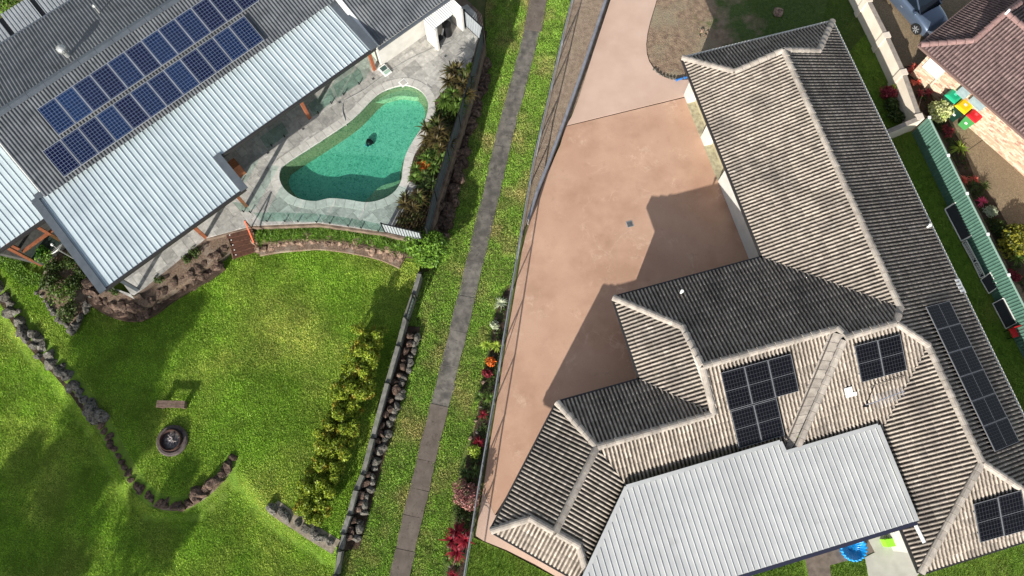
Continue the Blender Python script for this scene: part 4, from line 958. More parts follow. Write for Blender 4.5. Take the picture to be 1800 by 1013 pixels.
# pool cleaner
c = P(648, 247, ZW - .3); pcn = thing('pool_cleaner', 'small black robotic cleaner in the turquoise pool water', 'pool cleaner', Vector((c.x, c.y, ZF)))
MB().lathe(Vector((c.x, c.y, ZF + .06)), [(.16, 0), (.19, .06), (.15, .16), (.07, .2), (0, .21)], 16).build('body', m_black, pcn, True)
for a in (0, 2.1, 4.2): MB().tube(Vector((c.x + .16 * math.cos(a), c.y + .16 * math.sin(a), ZF + .07)), Vector((c.x + .22 * math.cos(a), c.y + .22 * math.sin(a), ZF + .07)), .07, n=10).build('wheel', m_black, pcn)
MB().box(Vector((c.x - .1, c.y - .12, ZF + .03)), (.25, .1, .05)).build('intake', M('cleaner_blue', S(90, 170, 200), rough=.4), pcn)
# hose over the deck into the pool
hp = [P(x, y, ZD + .045) for x, y in ((822, 22), (820, 48), (810, 58), (790, 75), (760, 86), (720, 104), (690, 122), (665, 140), (640, 158), (615, 172), (604, 180), (602, 195), (607, 212))] + [P(609, 222, ZW - .02)]
tag(MB().path(smoothpts(hp, 4, False), .021, 6).build('pool_hose', M('hose_grey', S(150, 150, 146), rough=.5)), 'thin grey hose lying across the paving into the pool', 'hose')
# lids, drains and the test box
for nm, x, y, sz, mt_, lab in (('skimmer_lid', 709, 146, .4, m_white, 'white square lid in the paving at the top rim of the pool'), ('access_lid', 750, 155, .34, m_cop, 'pale square access lid in the paving right of the pool top')):
    c = P(x, y, ZD + .02); o = thing(nm, lab, 'lid', c); MB().box(c + up * .008, (sz, sz, .02), (e3, n3, up)).build('frame', mt_, o); MB().box(c + up * .02, (sz * .7, sz * .7, .02), (e3, n3, up)).build('cover', m_cop, o)
for i, (x, y, w_) in enumerate(((783, 99, 'beside the pump enclosure'), (656, 139, 'beside the end timber post'), (597, 180, 'beside the hose bend'), (533, 227, 'left of the pool long side'), (471, 269, 'below the patio corner'))):
    c = P(x, y, ZD + .024); o = thing('floor_drain', 'small black drain grate in the paving ' + w_, 'drain', c, 'black drains in the pool paving'); MB().box(c, (.14, .14, .012), (e3, n3, up)).build('frame', m_galv, o)
    for q in (-.04, 0, .04): MB().box(c + e3 * q + up * .006, (.022, .11, .01), (e3, n3, up)).build('slot', m_black, o)
c = P(677, 125, ZD); tb_ = thing('test_kit', 'white tray with dark glass lid lying on the paving near the timber post', 'tray', c)
MB().box(c + up * .06, (.42, .62, .1), (e3, n3, up)).build('tray', m_white, tb_); MB().box(c + up * .115 + n3 * .1, (.32, .26, .02), (e3, n3, up)).build('lid', M('dark_glass', S(60, 84, 80), rough=.15), tb_); MB().box(c + up * .115 - n3 * .18, (.32, .2, .02), (e3, n3, up)).build('cover', M('pale_green', S(150, 176, 160), rough=.4), tb_)
# pump enclosure with clear roof
ZQ = 3.15; q4 = [P(744, 34, ZQ), P(762, 52, ZQ), P(812, 13, ZQ), P(796, -4, ZQ)]
enc = thing('pump_enclosure', 'white walled pump enclosure with clear ribbed roof beside the pool deck', 'enclosure', Vector((q4[1].x, q4[1].y, ZD)))
ex = (q4[2] - q4[1]); w_e = ex.length; ex.normalize(); ey = (q4[0] - q4[1]); d_e = ey.length; ey.normalize()
sheet([[(0, 0), (w_e, 0), (w_e, d_e), (0, d_e)]], q4[1], ex, ey, corr(.12, .03, 4)).build('roof_sheet', M('clear_roof', S(226, 228, 226), rough=.3), enc)
for s_ in (0.08, w_e - .1): pq_ = q4[1] + ex * s_; MB().prism(XY([pq_ - ex * .06 - ey * .1, pq_ + ex * .06 - ey * .1, pq_ + ex * .06 + ey * d_e, pq_ - ex * .06 + ey * d_e]), ZD, ZQ - .03).build('side_wall', m_render, enc)
pm = q4[1] + ex * (w_e * .5) + ey * .35; pm.z = ZD
MB().tube(pm + ex * .1, pm + ex * .1 + up * .85, .24, n=14).build('filter_tank', m_black, enc); MB().tube(pm - ex * .75 + up * .2, pm - ex * .3 + up * .2, .14, n=12).build('pump', m_black, enc)
MB().box(pm - ex * .55 + ey * .25 + up * .6, (.3, .2, .5), (ex, ey, up)).build('control_box', m_white, enc); MB().path([pm - ex * .3 + up * .3, pm - ex * .1 + up * .75, pm + ex * .1 + up * .8], .04).build('pipe', m_white, enc)
# dark sheet fence along the bed
m_fence = M('slate_fence', S(78, 86, 94), S(70, 78, 86), 4, .55, .35, .1); m_fpost = M('black_post', S(26, 28, 30), rough=.5)
df = thing('slate_fence', 'dark slate metal fence running down beside the pool garden bed', 'fence', fpts[0] - up * FH)
rib = trap(.22, .02, .12, .08)
for i, (a, b) in enumerate(zip(fpts[:-1], fpts[1:])):
    base = a - up * FH; ev = b - a; ln = ev.length; ev.normalize(); sheet([[(.03, 0), (ln - .03, 0), (ln - .03, FH), (.03, FH)]], base, ev, up, rib).build('fence_panel', m_fence, df)
    MB().beam(a + up * .01, b + up * .01, .05, .04).build('top_rail', m_fpost, df)
for p in fpts: MB().box(p - up * FH / 2 + up * .03, (.07, .07, FH + .06)).build('post', m_fpost, df)
# pale slat panels
def slatpanel(a, b, h, name, label, mat, zb=ZD):
    o = thing(name, label, 'fence', Vector((a.x, a.y, zb))); A_, B_ = Vector((a.x, a.y, zb)), Vector((b.x, b.y, zb)); ev = (B_ - A_); ln = ev.length; ev.normalize(); nr = Vector((ev.y, -ev.x, 0)); n = max(4, round(ln / .15))
    for i in range(n): MB().box(A_ + ev * ((i + .5) * ln / n) + up * (h / 2), (ln / n * .74, .03, h - .08), (ev, nr, up)).build('slat', mat, o)
    for z in (.06, h): MB().beam(A_ + up * z, B_ + up * z, .05, .05).build('rail', m_fpost, o)
    for q in (A_, B_): MB().box(q + up * (h / 2 + .03), (.07, .07, h + .06), (ev, nr, up)).build('post', m_fpost, o)
    return o
m_slat = M('silver_slats', S(150, 156, 160), S(138, 144, 148), 3, .5, .4, .1)
slatpanel(P(816, 18, ZD + 1.3), P(848, 48, ZD + 1.3), 1.3, 'slat_fence', 'silver slatted fence panel between the pump enclosure and slate fence', m_slat)
slatpanel(P(670, 393, ZD + 1.1), P(738, 409, ZD + 1.1), 1.1, 'slat_fence', 'silver slatted fence panel at the lower right corner of the pool deck', m_slat)
# glass panels
gl_t = [(444, 374), (500, 374), (558, 376), (615, 384), (669, 394)]
for i, (a, b) in enumerate(zip(gl_t[:-1], gl_t[1:])):
    A_, B_ = P(*a, ZD + 1.15), P(*b, ZD + 1.15); dd = (B_ - A_).normalized(); A_ += dd * .03; B_ -= dd * .03
    o = thing('glass_fence_panel', ORD[i] + ' clear glass pool fence panel from the timber steps', 'glass fence', Vector((A_.x, A_.y, ZD)), 'glass panels along the deck edge')
    MB().beam(A_ - up * .55, B_ - up * .55, .014, 1.1).build('glass', m_glass, o)
    for f in (.2, .8): q = A_.lerp(B_, f); MB().tube(Vector((q.x, q.y, ZD + .02)), Vector((q.x, q.y, ZD + .2)), .028).build('spigot', m_black, o)
gl2 = [((424, 372), (444, 374)), ((405, 300), (428, 327)), ((470, 262), (508, 235)), ((552, 205), (590, 176)), ((595, 173), (640, 142))]
for i, (a, b) in enumerate(gl2):
    A_, B_ = P(*a, ZD + .05), P(*b, ZD + .05); 
    o = thing('glass_fence_panel', ('clear glass panel closing the gap at the top of the steps', 'clear glass panel beside the notch of the patio roof', 'clear glass panel under the patio eave left of the pool', 'clear glass panel under the patio eave by the middle post', 'clear glass panel under the patio eave by the end post')[i], 'glass fence', A_, None)
    MB().beam(A_ + up * .6, B_ + up * .6, .014, 1.1).build('glass', m_glass, o)
    for f in (.2, .8): q = A_.lerp(B_, f); MB().tube(q - up * .03, q + up * .16, .03).build('spigot', m_black, o)
# timber steps with a handrail
st0, st1, st2, st3 = P(397, 410, ZD), P(441, 401, ZD), P(459, 440, ZL), P(411, 455, ZL)
stp = thing('timber_steps', 'dark timber steps with an orange handrail down to the lawn', 'steps', st3)
m_tread = M('dark_timber', S(92, 62, 48), S(68, 46, 36), 8, .7, bump=.3, bscale=50, bdist=.005)
for i in range(5):
    f0, f1 = i / 5, (i + 1) / 5; A_ = st0.lerp(st3, (f0 + f1) / 2); B_ = st1.lerp(st2, (f0 + f1) / 2); z = ZD - .02 - (ZD - ZL) * (i + .6) / 5.4
    A_.z = B_.z = z; dd = (B_ - A_); MB().beam(A_, B_, .30, .05).build('tread', m_tread, stp)
    for f in (.12, .88): q = A_.lerp(B_, f); MB().tube(q + up * .02, q + up * .035, .03, n=8).build('bolt', m_white, stp)
for a, b in ((st0, st3), (st1, st2)): MB().beam(a - up * .16, b - up * .05, .06, .22).build('stringer', m_tread, stp)
hA, hB = P(430, 388, ZD + .9), P(446, 427, ZL + 1.0); MB().beam(hA, hB, .06, .06).build('handrail', M('orange_timber', S(190, 84, 46), rough=.6), stp)
for q in (hA, hB): MB().beam(Vector((q.x, q.y, (ZD if q is hA else ZL) - .05)), q, .05, .05).build('rail_post', m_tread, stp)
# satellite dish on a mast
c = P(117, 452, 1.0); dish = thing('satellite_dish', 'white satellite dish on a mast beside the garden bed', 'satellite dish', Vector((c.x, c.y, .5)))
tp = P(104, 440, 2.6); c = Vector((tp.x, tp.y, .5)); MB().tube(c, Vector((tp.x, tp.y, 2.6)), .035).build('mast', m_galv, dish)
mb = MB(); mb.lathe(Vector((0, 0, 0)), [(0, 0), (.12, .012), (.24, .05), (.34, .1), (.335, .112), (.23, .06), (.11, .022), (0, .012)], 24)
me = mb.mesh('dish', smooth=True); o = link('reflector', me, m_white, dish); dv = Vector((-.55, .45, .7)).normalized(); o.rotation_mode = 'QUATERNION'; o.rotation_quaternion = dv.to_track_quat('Z', 'Y'); o.location = Vector((tp.x, tp.y, 2.62)) - dish.location
q = Vector((tp.x, tp.y, 2.62)); MB().tube(q, q + dv * .42 + Vector((0, 0, -.1)), .015).build('feed_arm', m_galv, dish); MB().box(q + dv * .42 + Vector((0, 0, -.1)), (.08, .08, .12)).build('feed_horn', m_white, dish)

# ================================================================== ROCKS
def rock_mesh(seed, sub=2):
    bm = bmesh.new(); bmesh.ops.create_icosphere(bm, subdivisions=sub, radius=.5); rs = random.Random(seed)
    off = Vector((rs.uniform(-50, 50), rs.uniform(-50, 50), rs.uniform(-50, 50)))
    cuts = [(Vector((rs.gauss(0, 1), rs.gauss(0, 1), rs.gauss(0, .7))).normalized(), rs.uniform(.26, .40)) for _ in range(11)]
    for v in bm.verts:
        p = v.co.copy()
        for n_, d_ in cuts:
            e_ = p.dot(n_) - d_
            if e_ > 0: p -= n_ * e_
        p *= 1 + .14 * noise.noise(v.co * 4.5 + off); v.co = p
    me = bpy.data.meshes.new('rock'); bm.to_mesh(me); bm.free(); return me
m_rock_g = M('grey_rock', S(112, 108, 100), S(72, 69, 64), 6, .95, .2, c3=S(146, 143, 134), s3=6, f3=.8, c4=S(40, 38, 36), s4=7, lo4=.5, hi4=.62, objvar=.45, bump=.9, bscale=18, bdist=.05)
m_rock_b = M('brown_rock', S(98, 80, 69), S(68, 55, 48), 6, .95, .2, c3=S(132, 114, 100), s3=5, f3=.7, c4=S(40, 33, 30), s4=7, lo4=.5, hi4=.62, objvar=.5, bump=.9, bscale=18, bdist=.05)
m_rock_p = M('pink_rock', S(146, 122, 104), S(112, 92, 79), 6, .95, .2, c3=S(168, 148, 130), s3=5, f3=.7, c4=S(58, 47, 42), s4=7, lo4=.5, hi4=.62, objvar=.45, bump=.9, bscale=18, bdist=.05)
RM = {}
for nm, mt in (('g', m_rock_g), ('b', m_rock_b), ('p', m_rock_p)):
    RM[nm] = []
    for k in range(7):
        me = rock_mesh(k * 13 + ord(nm)); me.materials.append(mt); RM[nm].append(me)
def rock(parent, p, sx, sy, sz, kind, rz=None, name='rock'):
    o = bpy.data.objects.new(name, random.choice(RM[kind])); COL.objects.link(o); o.parent = parent
    o.location = Vector(p) - wloc(parent); o.rotation_euler = (random.uniform(-.3, .3), random.uniform(-.3, .3), random.uniform(0, 6.28) if rz is None else rz); o.scale = (sx, sy, sz); return o
def rockrow(parent, pts, step, size, zc, kind, rows=1, jit=.08, w_=.0, hgt=.8):
    pts = [Vector(p) for p in pts]
    for r in range(rows):
        for i, p in enumerate(resample(pts, step)):
            q = p + Vector((random.uniform(-jit, jit), random.uniform(-jit, jit), 0)); q.z = zc(r) if callable(zc) else zc
            if w_: 
                d = (pts[-1] - pts[0]); d.z = 0; d.normalize(); q += Vector((-d.y, d.x, 0)) * random.uniform(-w_, w_)
            s = size * random.uniform(.75, 1.3); rock(parent, q, s * random.uniform(.95, 1.35), s * random.uniform(.75, 1.05), s * random.uniform(hgt * .8, hgt * 1.1), kind)
def strip(parent, name, pts, w_, z0, z1, mat): MB().prism(band([Vector((p.x, p.y, 0)) for p in pts], w_), z0, z1).build(name, mat, parent)
g1 = smoothpts(PL(RW1[:9], .3), 3, False)
w1 = thing('grey_rock_wall', 'row of large grey lichened rocks dividing the two left lawns', 'rock wall', P(80, 618, 0))
rockrow(w1, g1, .50, .74, .40, 'g', 1, .10, .10); rockrow(w1, g1, .62, .44, .50, 'g', 1, .16, .22); strip(w1, 'soil_strip', g1, .8, 0, .44, m_soil)
rockrow(w1, PL([(158, 712), (176, 738)], .4), .3, .7, .55, 'g', 2, .15)
g2 = smoothpts(PL(RW1[8:], .3), 3, False)
w2 = thing('curved_rock_edge', 'curved edging of brown rocks hooking round the fire pit lawn', 'rock wall', P(290, 888, 0))
rockrow(w2, g2, .34, .54, .42, 'b', 1, .06); strip(w2, 'mortar', g2, .46, 0, .41, m_mulch)
rockrow(w2, PL([(352, 868), (375, 850), (395, 828), (408, 808)], .4), .42, .68, .5, 'b', 1, .08)
w3 = thing('short_rock_edge', 'short row of dark rocks below the yellow hedge', 'rock wall', P(535, 925, 0)); g3 = PL(RW2, .35)
rockrow(w3, g3, .44, .56, .48, 'g', 1, .08); strip(w3, 'mortar', g3, .66, 0, .47, M('pale_mortar', S(150, 140, 122), S(118, 108, 94), 6, .95, bump=.6, bscale=30))
w4 = thing('terrace_rock_wall', 'brown boulder retaining wall round the corner under the patio', 'rock wall', P(240, 552, ZL))
t1 = smoothpts(PL([(158, 516), (175, 534), (205, 549), (237, 554), (264, 545), (290, 526), (315, 510), (340, 495), (366, 480), (388, 464)], .7), 3, False)
rockrow(w4, t1, .42, .62, lambda r: .62 + .28 * r, 'b', 1, .08); t2 = [p + Vector((.05, .34, 0)) for p in t1]; rockrow(w4, t2, .44, .62, 1.0, 'b', 1, .08); strip(w4, 'soil', t1, .6, .2, .72, m_soil)
rockrow(w4, PL([(372, 456), (385, 445), (396, 436)], .9), .4, .62, 1.0, 'b', 1, .1)
w5 = thing('deck_rock_wall', 'pale pink stone retaining wall below the glass pool fence', 'rock wall', P(580, 425, ZL))
t3 = smoothpts(PL([(455, 437), (490, 431), (525, 428), (560, 426), (600, 430), (640, 437), (675, 446), (708, 460)], .62), 3, False)
rockrow(w5, t3, .34, .5, .62, 'p', 1, .05); rockrow(w5, [p + Vector((.0, .3, 0)) for p in t3], .36, .5, .88, 'p', 1, .05); strip(w5, 'mortar', t3, .75, .2, .66, m_mulch)
w6 = thing('bed_rock_edge', 'pale rock edging round the shrub bed left of the patio corner', 'rock wall', P(125, 583, ZL))
rockrow(w6, PL([(66, 513), (85, 538), (105, 563), (122, 582)], .55), .3, .34, .56, 'g', 1, .05); rockrow(w6, PL([(126, 582), (142, 560), (158, 534), (166, 518)], .6), .36, .5, .62, 'g', 1, .08)
w7 = thing('bank_rocks', 'dark boulders on the bank between slate fence and verge', 'rock bank', P(820, 260, 0))
bk = smoothpts(PL([(850, 105), (842, 160), (830, 205), (818, 250), (806, 295), (795, 335), (785, 375), (772, 415)], .5), 3, False)
rockrow(w7, bk, .55, .75, .3, 'b', 2, .18); rockrow(w7, [p + Vector((-.55, .05, 0)) for p in bk], .6, .7, .85, 'b', 1, .18)
bp_ = PL([(760, 475), (786, 415), (800, 335), (824, 245), (838, 195), (848, 130), (856, 60), (838, 60), (800, 215), (745, 410)], .0)
mb = MB(); pts = XY(bp_); mb.prism(pts, -.04, .30); mb.build('bank_soil', m_soil, w7)
# stone lying in the dirt yard
sy = thing('yard_stone', 'pale flat stone lying on the shaded yard above the tiled roof', 'stone', P(1366, 22, 0)); rock(sy, P(1366, 22, .06), .75, .85, .22, 'p'); 
sy2 = thing('yard_rubble', 'small pile of pale broken concrete near the dirt yard centre', 'rubble', P(1237, 60, 0))
for x, y, s in ((1234, 55, .3), (1240, 62, .22), (1230, 64, .18), (1244, 56, .16)): rock(sy2, P(x, y, .05), s, s, s * .6, 'p', name='fragment')
# blue pipe pieces and stone edge at the driveway end
m_bluep = M('blue_plastic', S(52, 110, 176), rough=.5)
for nm, a, b, lab in (('blue_pipe', (1189, 141), (1199, 138), 'short blue pipe piece on the driveway edge, left of two'), ('blue_pipe', (1203, 137), (1211, 135), 'short blue pipe piece against the garage corner, right of two')):
    A_, B_ = P(*a, .12), P(*b, .12); o = thing(nm, lab, 'pipe', A_ - up * .06); MB().tube(A_, B_, .06, n=10).build('pipe', m_bluep, o)
    MB().tube(A_ - (B_ - A_).normalized() * .03, A_ + (B_ - A_).normalized() * .03, .075, n=10).build('collar', m_bluep, o)
de = thing('driveway_stone_edge', 'small green stone edging at the rounded end of the driveway', 'edging', P(1160, 128, 0))
for i, (x, y) in enumerate(((1150, 122), (1155, 126), (1160, 130), (1166, 133), (1172, 135), (1178, 137), (1184, 138))): rock(de, P(x, y, .06), .22, .2, .16, 'g')

# ================================================================== RETAINING WALL with sleepers (lawn / lane)
m_sleep = M('grey_sleeper', S(128, 126, 120), S(98, 96, 92), 4, .9, c3=S(112, 118, 96), s3=2, f3=.5, bump=.5, bscale=40, bdist=.01, objvar=.2)
rw = thing('sleeper_wall', 'low grey concrete sleeper wall between left lawn and lane', 'retaining wall', P(655, 770, 0))
wp = [P(x, y, .7) for x, y in WALL[1:]]
for i, (a, b) in enumerate(zip(wp[:-1], wp[1:])):
    n_ = max(1, round((b - a).length / 2.2))
    for q in range(n_):
        A_, B_ = a.lerp(b, q / n_), a.lerp(b, (q + 1) / n_); d = (B_ - A_).normalized(); hz = .78 if i < 9 else .55
        for zc in (.14, .40, .66):
            if zc + .12 > hz + .1: continue
            A2 = Vector((A_.x, A_.y, zc)) + d * .04; B2 = Vector((B_.x, B_.y, zc)) - d * .04
            MB().beam(A2, B2, .17 if zc < .6 else .20, .245).build('sleeper', m_sleep, rw)
        MB().box(Vector((A_.x, A_.y, .42)), (.1, .16, .84), (d, Vector((-d.y, d.x, 0)), up)).build('wall_post', m_fpost, rw)
A_, B_ = P(726, 522, 1.25), P(714, 560, 1.25); fp = slatpanel(A_, B_, .62, 'gate_panel', 'small pale metal panel standing on the sleeper wall by the green shrub', m_slat, .78)
lr = thing('lane_rocks', 'line of dark rocks along the foot of the sleeper wall', 'rock wall', P(690, 735, 0))
lrp = PL([(734, 592), (727, 617), (718, 645), (707, 675), (699, 705), (690, 735), (679, 765), (668, 792), (660, 818), (653, 846), (646, 872), (638, 900), (630, 930), (622, 955)], .15)
rockrow(lr, lrp, .34, .46, .16, 'g', 1, .07); rockrow(lr, [p + Vector((-.28, 0, 0)) for p in lrp], .4, .42, .3, 'b', 1, .08)
s1 = PL([(712, 575), (738, 575), (737, 592), (722, 650), (700, 720), (680, 790), (662, 850), (648, 905), (632, 965), (600, 968), (640, 834), (681, 673)]); MB().prism(XY(s1), -.04, .05).build('soil', m_soil, lr)

# ================================================================== LANE FENCE: pipe rails and chain wire
m_pipe = M('galv_pipe', S(158, 162, 166), S(134, 138, 142), 6, .4, .5, .5)
lf = thing('chain_wire_fence', 'long galvanised chain wire fence between grass verge and driveway', 'fence', P(900, 500, 0))
FZ = 1.15; fp_ = [P(x, y, FZ) for x, y in FENCE]; wire = MB(); posts = resample(fp_, 2.9)
for a, b in zip(fp_[:-1], fp_[1:]): MB().tube(a, b, .034, n=8).build('top_rail', m_pipe, lf); MB().tube(a - up * (FZ - .1) + Vector((.02, 0, 0)), b - up * (FZ - .1) + Vector((.02, 0, 0)), .012, n=6).build('bottom_wire', m_pipe, lf)
for i, p in enumerate(posts):
    MB().tube(Vector((p.x, p.y, -.05)), p + up * .04, .034, n=8).build('post', m_pipe, lf)
    if i % 2 == 0 and i + 1 < len(posts):
        d = (posts[i + 1] - p).normalized(); MB().tube(p - up * .15, Vector((p.x, p.y, .05)) + d * 1.3, .022, n=6).build('stay', m_pipe, lf)
rs = resample(fp_, .11)
for i in range(len(rs) - 12):
    for a, b in ((rs[i], rs[i + 10]), (rs[i + 10], rs[i])):
        A_ = Vector((a.x, a.y, FZ)); B_ = Vector((b.x, b.y, .08)); d = Vector((0, 0, .0035)); sdv = (B_ - A_).cross(Vector((1, 0, 0))).normalized() * .0018
        wire.add([A_ - sdv, A_ + sdv, B_ + sdv, B_ - sdv], [(0, 1, 2, 3)])
tag(wire.build('chain_wire', m_pipe, lf), kind='stuff')
# low guard edge along the top of the driveway
ge = thing('driveway_edge_wall', 'low blue grey capped wall between dirt strip and pale driveway', 'wall', P(1005, 205, 0)); m_capg = M('wall_cap_grey', S(132, 134, 142), S(112, 114, 122), 5, .6, .4)
gpts = [P(x, y, .55) for x, y in ((1158, -230), (1090, -60), (1065, 0), (1040, 75), (1018, 140), (1000, 190), (985, 232), (965, 285), (945, 335), (928, 388))]
for a, b in zip(gpts[:-1], gpts[1:]):
    d = (b - a).normalized(); MB().beam(a - up * .29, b - up * .29, .12, .56).build('wall_block', m_sleep, ge); MB().tube(a + up * .06 , b - d * .02 + up * .06, .085, n=8).build('cap', m_capg, ge)

# ================================================================== BOUNDARY WALL (rendered, stepped)
m_cream = M('cream_render', S(214, 202, 186), S(204, 192, 176), 1.5, .85, .2, c3=S(188, 176, 160), s3=.9, f3=.5, c4=S(160, 148, 134), s4=1.4, lo4=.68, hi4=.85, bump=.1, bscale=60, bdist=.004)
WH = 1.25; wt_ = [(1503, -45), (1526, 0), (1558, 63), (1588, 128), (1616, 206)]; wq = [P(x, y, WH) for x, y in wt_]
bw = thing('rendered_wall', 'cream rendered boundary wall with piers right of the tiled house', 'wall', Vector((wq[2].x, wq[2].y, 0)))
m_copg = M('wall_top', S(150, 140, 130), S(126, 118, 110), 5, .9)
for i, (a, b) in enumerate(zip(wq[:-1], wq[1:])):
    d = (b - a).normalized(); MB().beam(Vector((a.x, a.y, WH / 2 - .03)) , Vector((b.x, b.y, WH / 2 - .03)), .2, WH + .04).build('wall_panel', m_cream, bw); MB().beam(a + up * .02, b + up * .02, .22, .05).build('wall_cap', m_copg, bw)
for i, p in enumerate(wq[1:]): d = (wq[-1] - wq[1]).normalized(); MB().box(Vector((p.x, p.y, WH / 2)) , (.34, .36, WH + .16), (d, Vector((-d.y, d.x, 0)), up)).build('pier', m_cream, bw)
rA, rB = P(1617, 208, WH), P(1560, 232, WH); MB().beam(Vector((rA.x, rA.y, WH / 2)), Vector((rB.x, rB.y, WH / 2)), .2, WH).build('return_wall', m_cream, bw); MB().beam(rA + up * .02, rB + up * .02, .22, .05).build('wall_cap', m_copg, bw)
# ================================================================== GREEN METAL FENCE
m_green = M('green_fence', S(88, 122, 108), S(80, 112, 100), 3, .5, .35, .1); GZ = 1.6
gq = [P(x, y, GZ) for x, y in ((1633, 207.5), (1666, 274), (1699, 341), (1735.5, 412.5), (1772, 484), (1809, 556), (1846, 628))]
gf = thing('green_metal_fence', 'dark green ribbed metal fence along the right side lawn', 'fence', Vector((gq[2].x, gq[2].y, 0)))
for a, b in zip(gq[:-1], gq[1:]):
    base = Vector((a.x, a.y, .02)); ev = (b - a); ln = ev.length; ev.normalize(); sheet([[(.03, 0), (ln - .03, 0), (ln - .03, GZ), (.03, GZ)]], base, ev, up, trap(.16, .028, .22, .14)).build('fence_sheet', m_green, gf)
    MB().beam(a + up * .01, b + up * .01, .06, .05).build('top_rail', M('pale_green_rail', S(140, 166, 152), rough=.5), gf); MB().beam(base + up * .06, base + ev * ln + up * .06, .05, .08).build('bottom_rail', m_green, gf)
for p in gq: MB().box(Vector((p.x, p.y, GZ / 2)), (.07, .09, GZ), None).build('post', m_green, gf); MB().box(p + up * .05, (.13, .13, .06)).build('post_cap', m_white, gf)
# frames leaning on the fence
m_mesh = M('shade_mesh', S(40, 42, 46), S(56, 58, 62), 30, .8); m_frame = M('pale_frame', S(212, 212, 206), rough=.5)
def leanframe(name, label, cat, px, z_low, z_hi, mat_in, lattice=False, thick=.05):
    q = [P(px[0][0], px[0][1], z_low), P(px[1][0], px[1][1], z_hi), P(px[2][0], px[2][1], z_hi), P(px[3][0], px[3][1], z_low)]
    o = thing(name, label, cat, Vector((q[0].x, q[0].y, 0)))
    for i in range(4): MB().beam(q[i], q[(i + 1) % 4], thick, .04).build('frame_bar', m_frame, o)
    n_ = (q[1] - q[0]).cross(q[3] - q[0]).normalized(); n_ = n_ if n_.z > 0 else -n_
    if not lattice:
        mb = MB(); mb.add([p - n_ * .005 for p in q] + [p - n_ * .015 for p in q], [(0, 1, 2, 3), (7, 6, 5, 4)]); mb.build('mesh_sheet', mat_in, o)
    else:
        mb = MB(); mb.add([p - n_ * .03 for p in q], [(0, 1, 2, 3)]); mb.build('backing', m_mesh, o); L1 = (q[3] - q[0]).length; k_ = int(L1 / .09)
        for i in range(k_ + 1):
            f = i / k_; g_ = min(1, f + .22 / L1)
            if f + .22 / L1 <= 1:
                MB().beam(q[0].lerp(q[3], f), q[1].lerp(q[2], g_), .018, .012).build('lath', m_frame, o); MB().beam(q[0].lerp(q[3], g_), q[1].lerp(q[2], f), .018, .012).build('lath', m_frame, o)
    return o
leanframe('screen_frame', 'largest white framed dark mesh screen leaning on the green fence', 'screen', [(1661, 368), (1683, 354), (1713, 412), (1690, 424)], .05, .75, m_mesh, thick=.07)
leanframe('lattice_panel', 'upper white lattice strip leaning on the green fence', 'lattice', [(1691, 427), (1699, 423), (1718, 459), (1711, 463)], .1, .35, m_mesh, True, .03)
leanframe('lattice_panel', 'lower white lattice strip leaning on the green fence', 'lattice', [(1711, 464), (1719, 460), (1731, 485), (1723, 489)], .1, .35, m_mesh, True, .03)
leanframe('screen_frame', 'smallest dark mesh screen leaning on the green fence', 'screen', [(1724, 492), (1741, 479), (1755, 504), (1738, 516)], .05, .65, m_mesh, thick=.035)
leanframe('screen_frame', 'dark mesh screen leaning on the green fence above the red chair', 'screen', [(1745, 534), (1764, 524), (1787, 568), (1768, 578)], .05, .7, m_mesh, thick=.035)
c = P(1774, 588, 0); m_red = M('red_plastic', S(176, 34, 40), rough=.5); fd = (gq[-1] - gq[0]).normalized(); fn = Vector((-fd.y, fd.x, 0))
rc = thing('red_chair', 'red plastic chair facing the green fence at the right edge', 'chair', c)
MB().box(c + up * .42, (.45, .45, .04), (fd, fn, up)).build('seat', m_red, rc); MB().box(c + up * .66 + fd * -.22, (.04, .45, .44), (fd, fn, up)).build('backrest', m_red, rc)
for a in (-1, 1):
    for b in (-1, 1): MB().box(c + fd * a * .19 + fn * b * .19 + up * .2, (.04, .04, .42), (fd, fn, up)).build('leg', m_black, rc)

# ================================================================== DRIVEWAY DRAIN
c = P(1107, 394, .064); dg = thing('drain_grate', 'square dark metal drain grate in the middle of the stained driveway', 'drain', c); de3 = Vector((E2.x, E2.y, 0)); dn3 = Vector((N2.x, N2.y, 0))
MB().box(c, (.34, .34, .012), (de3, dn3, up)).build('frame', m_galv, dg)
for i in range(5): MB().box(c + de3 * (-.11 + i * .055) + up * .008, (.026, .27, .008), (de3, dn3, up)).build('slot', m_black, dg)

# ================================================================== PATIO THINGS at the bottom
m_conc = M('grey_concrete', S(120, 108, 98), S(96, 86, 78), 3, .9, bump=.3, bscale=60, bdist=.006); m_pale = M('pale_concrete', S(178, 176, 166), S(164, 162, 152), 2, .85, c4=S(140, 138, 130), s4=2, lo4=.7, hi4=.85)
pt = MB(); pt.prism(XY(PL([(1405, 955), (1416, 985), (1427, 1040), (1463, 1040), (1459, 994), (1518, 978), (1537, 970), (1520, 925), (1450, 930)], .04)), -.02, .04); structure('patio_slab', pt, m_conc)
pt = MB(); pt.prism(XY(PL([(1522, 940), (1528, 952), (1538, 971), (1521, 980), (1532, 1040), (1592, 1040), (1617, 1006), (1595, 925), (1550, 925)], .05)), -.02, .055); structure('pale_slab', pt, m_pale)
c = P(1497, 962, .05); sp_ = thing('paddling_pool', 'blue plastic scallop shell paddling pool half under the awning', 'paddling pool', c); nS_ = 22; m_bl = M('bright_blue', S(20, 140, 214), rough=.35, spec=.5)
prof = [(0.02, .06), (.36, .05), (.48, .16), (.56, .24), (.62, .22), (.60, .02)]; vs, fs = [], []
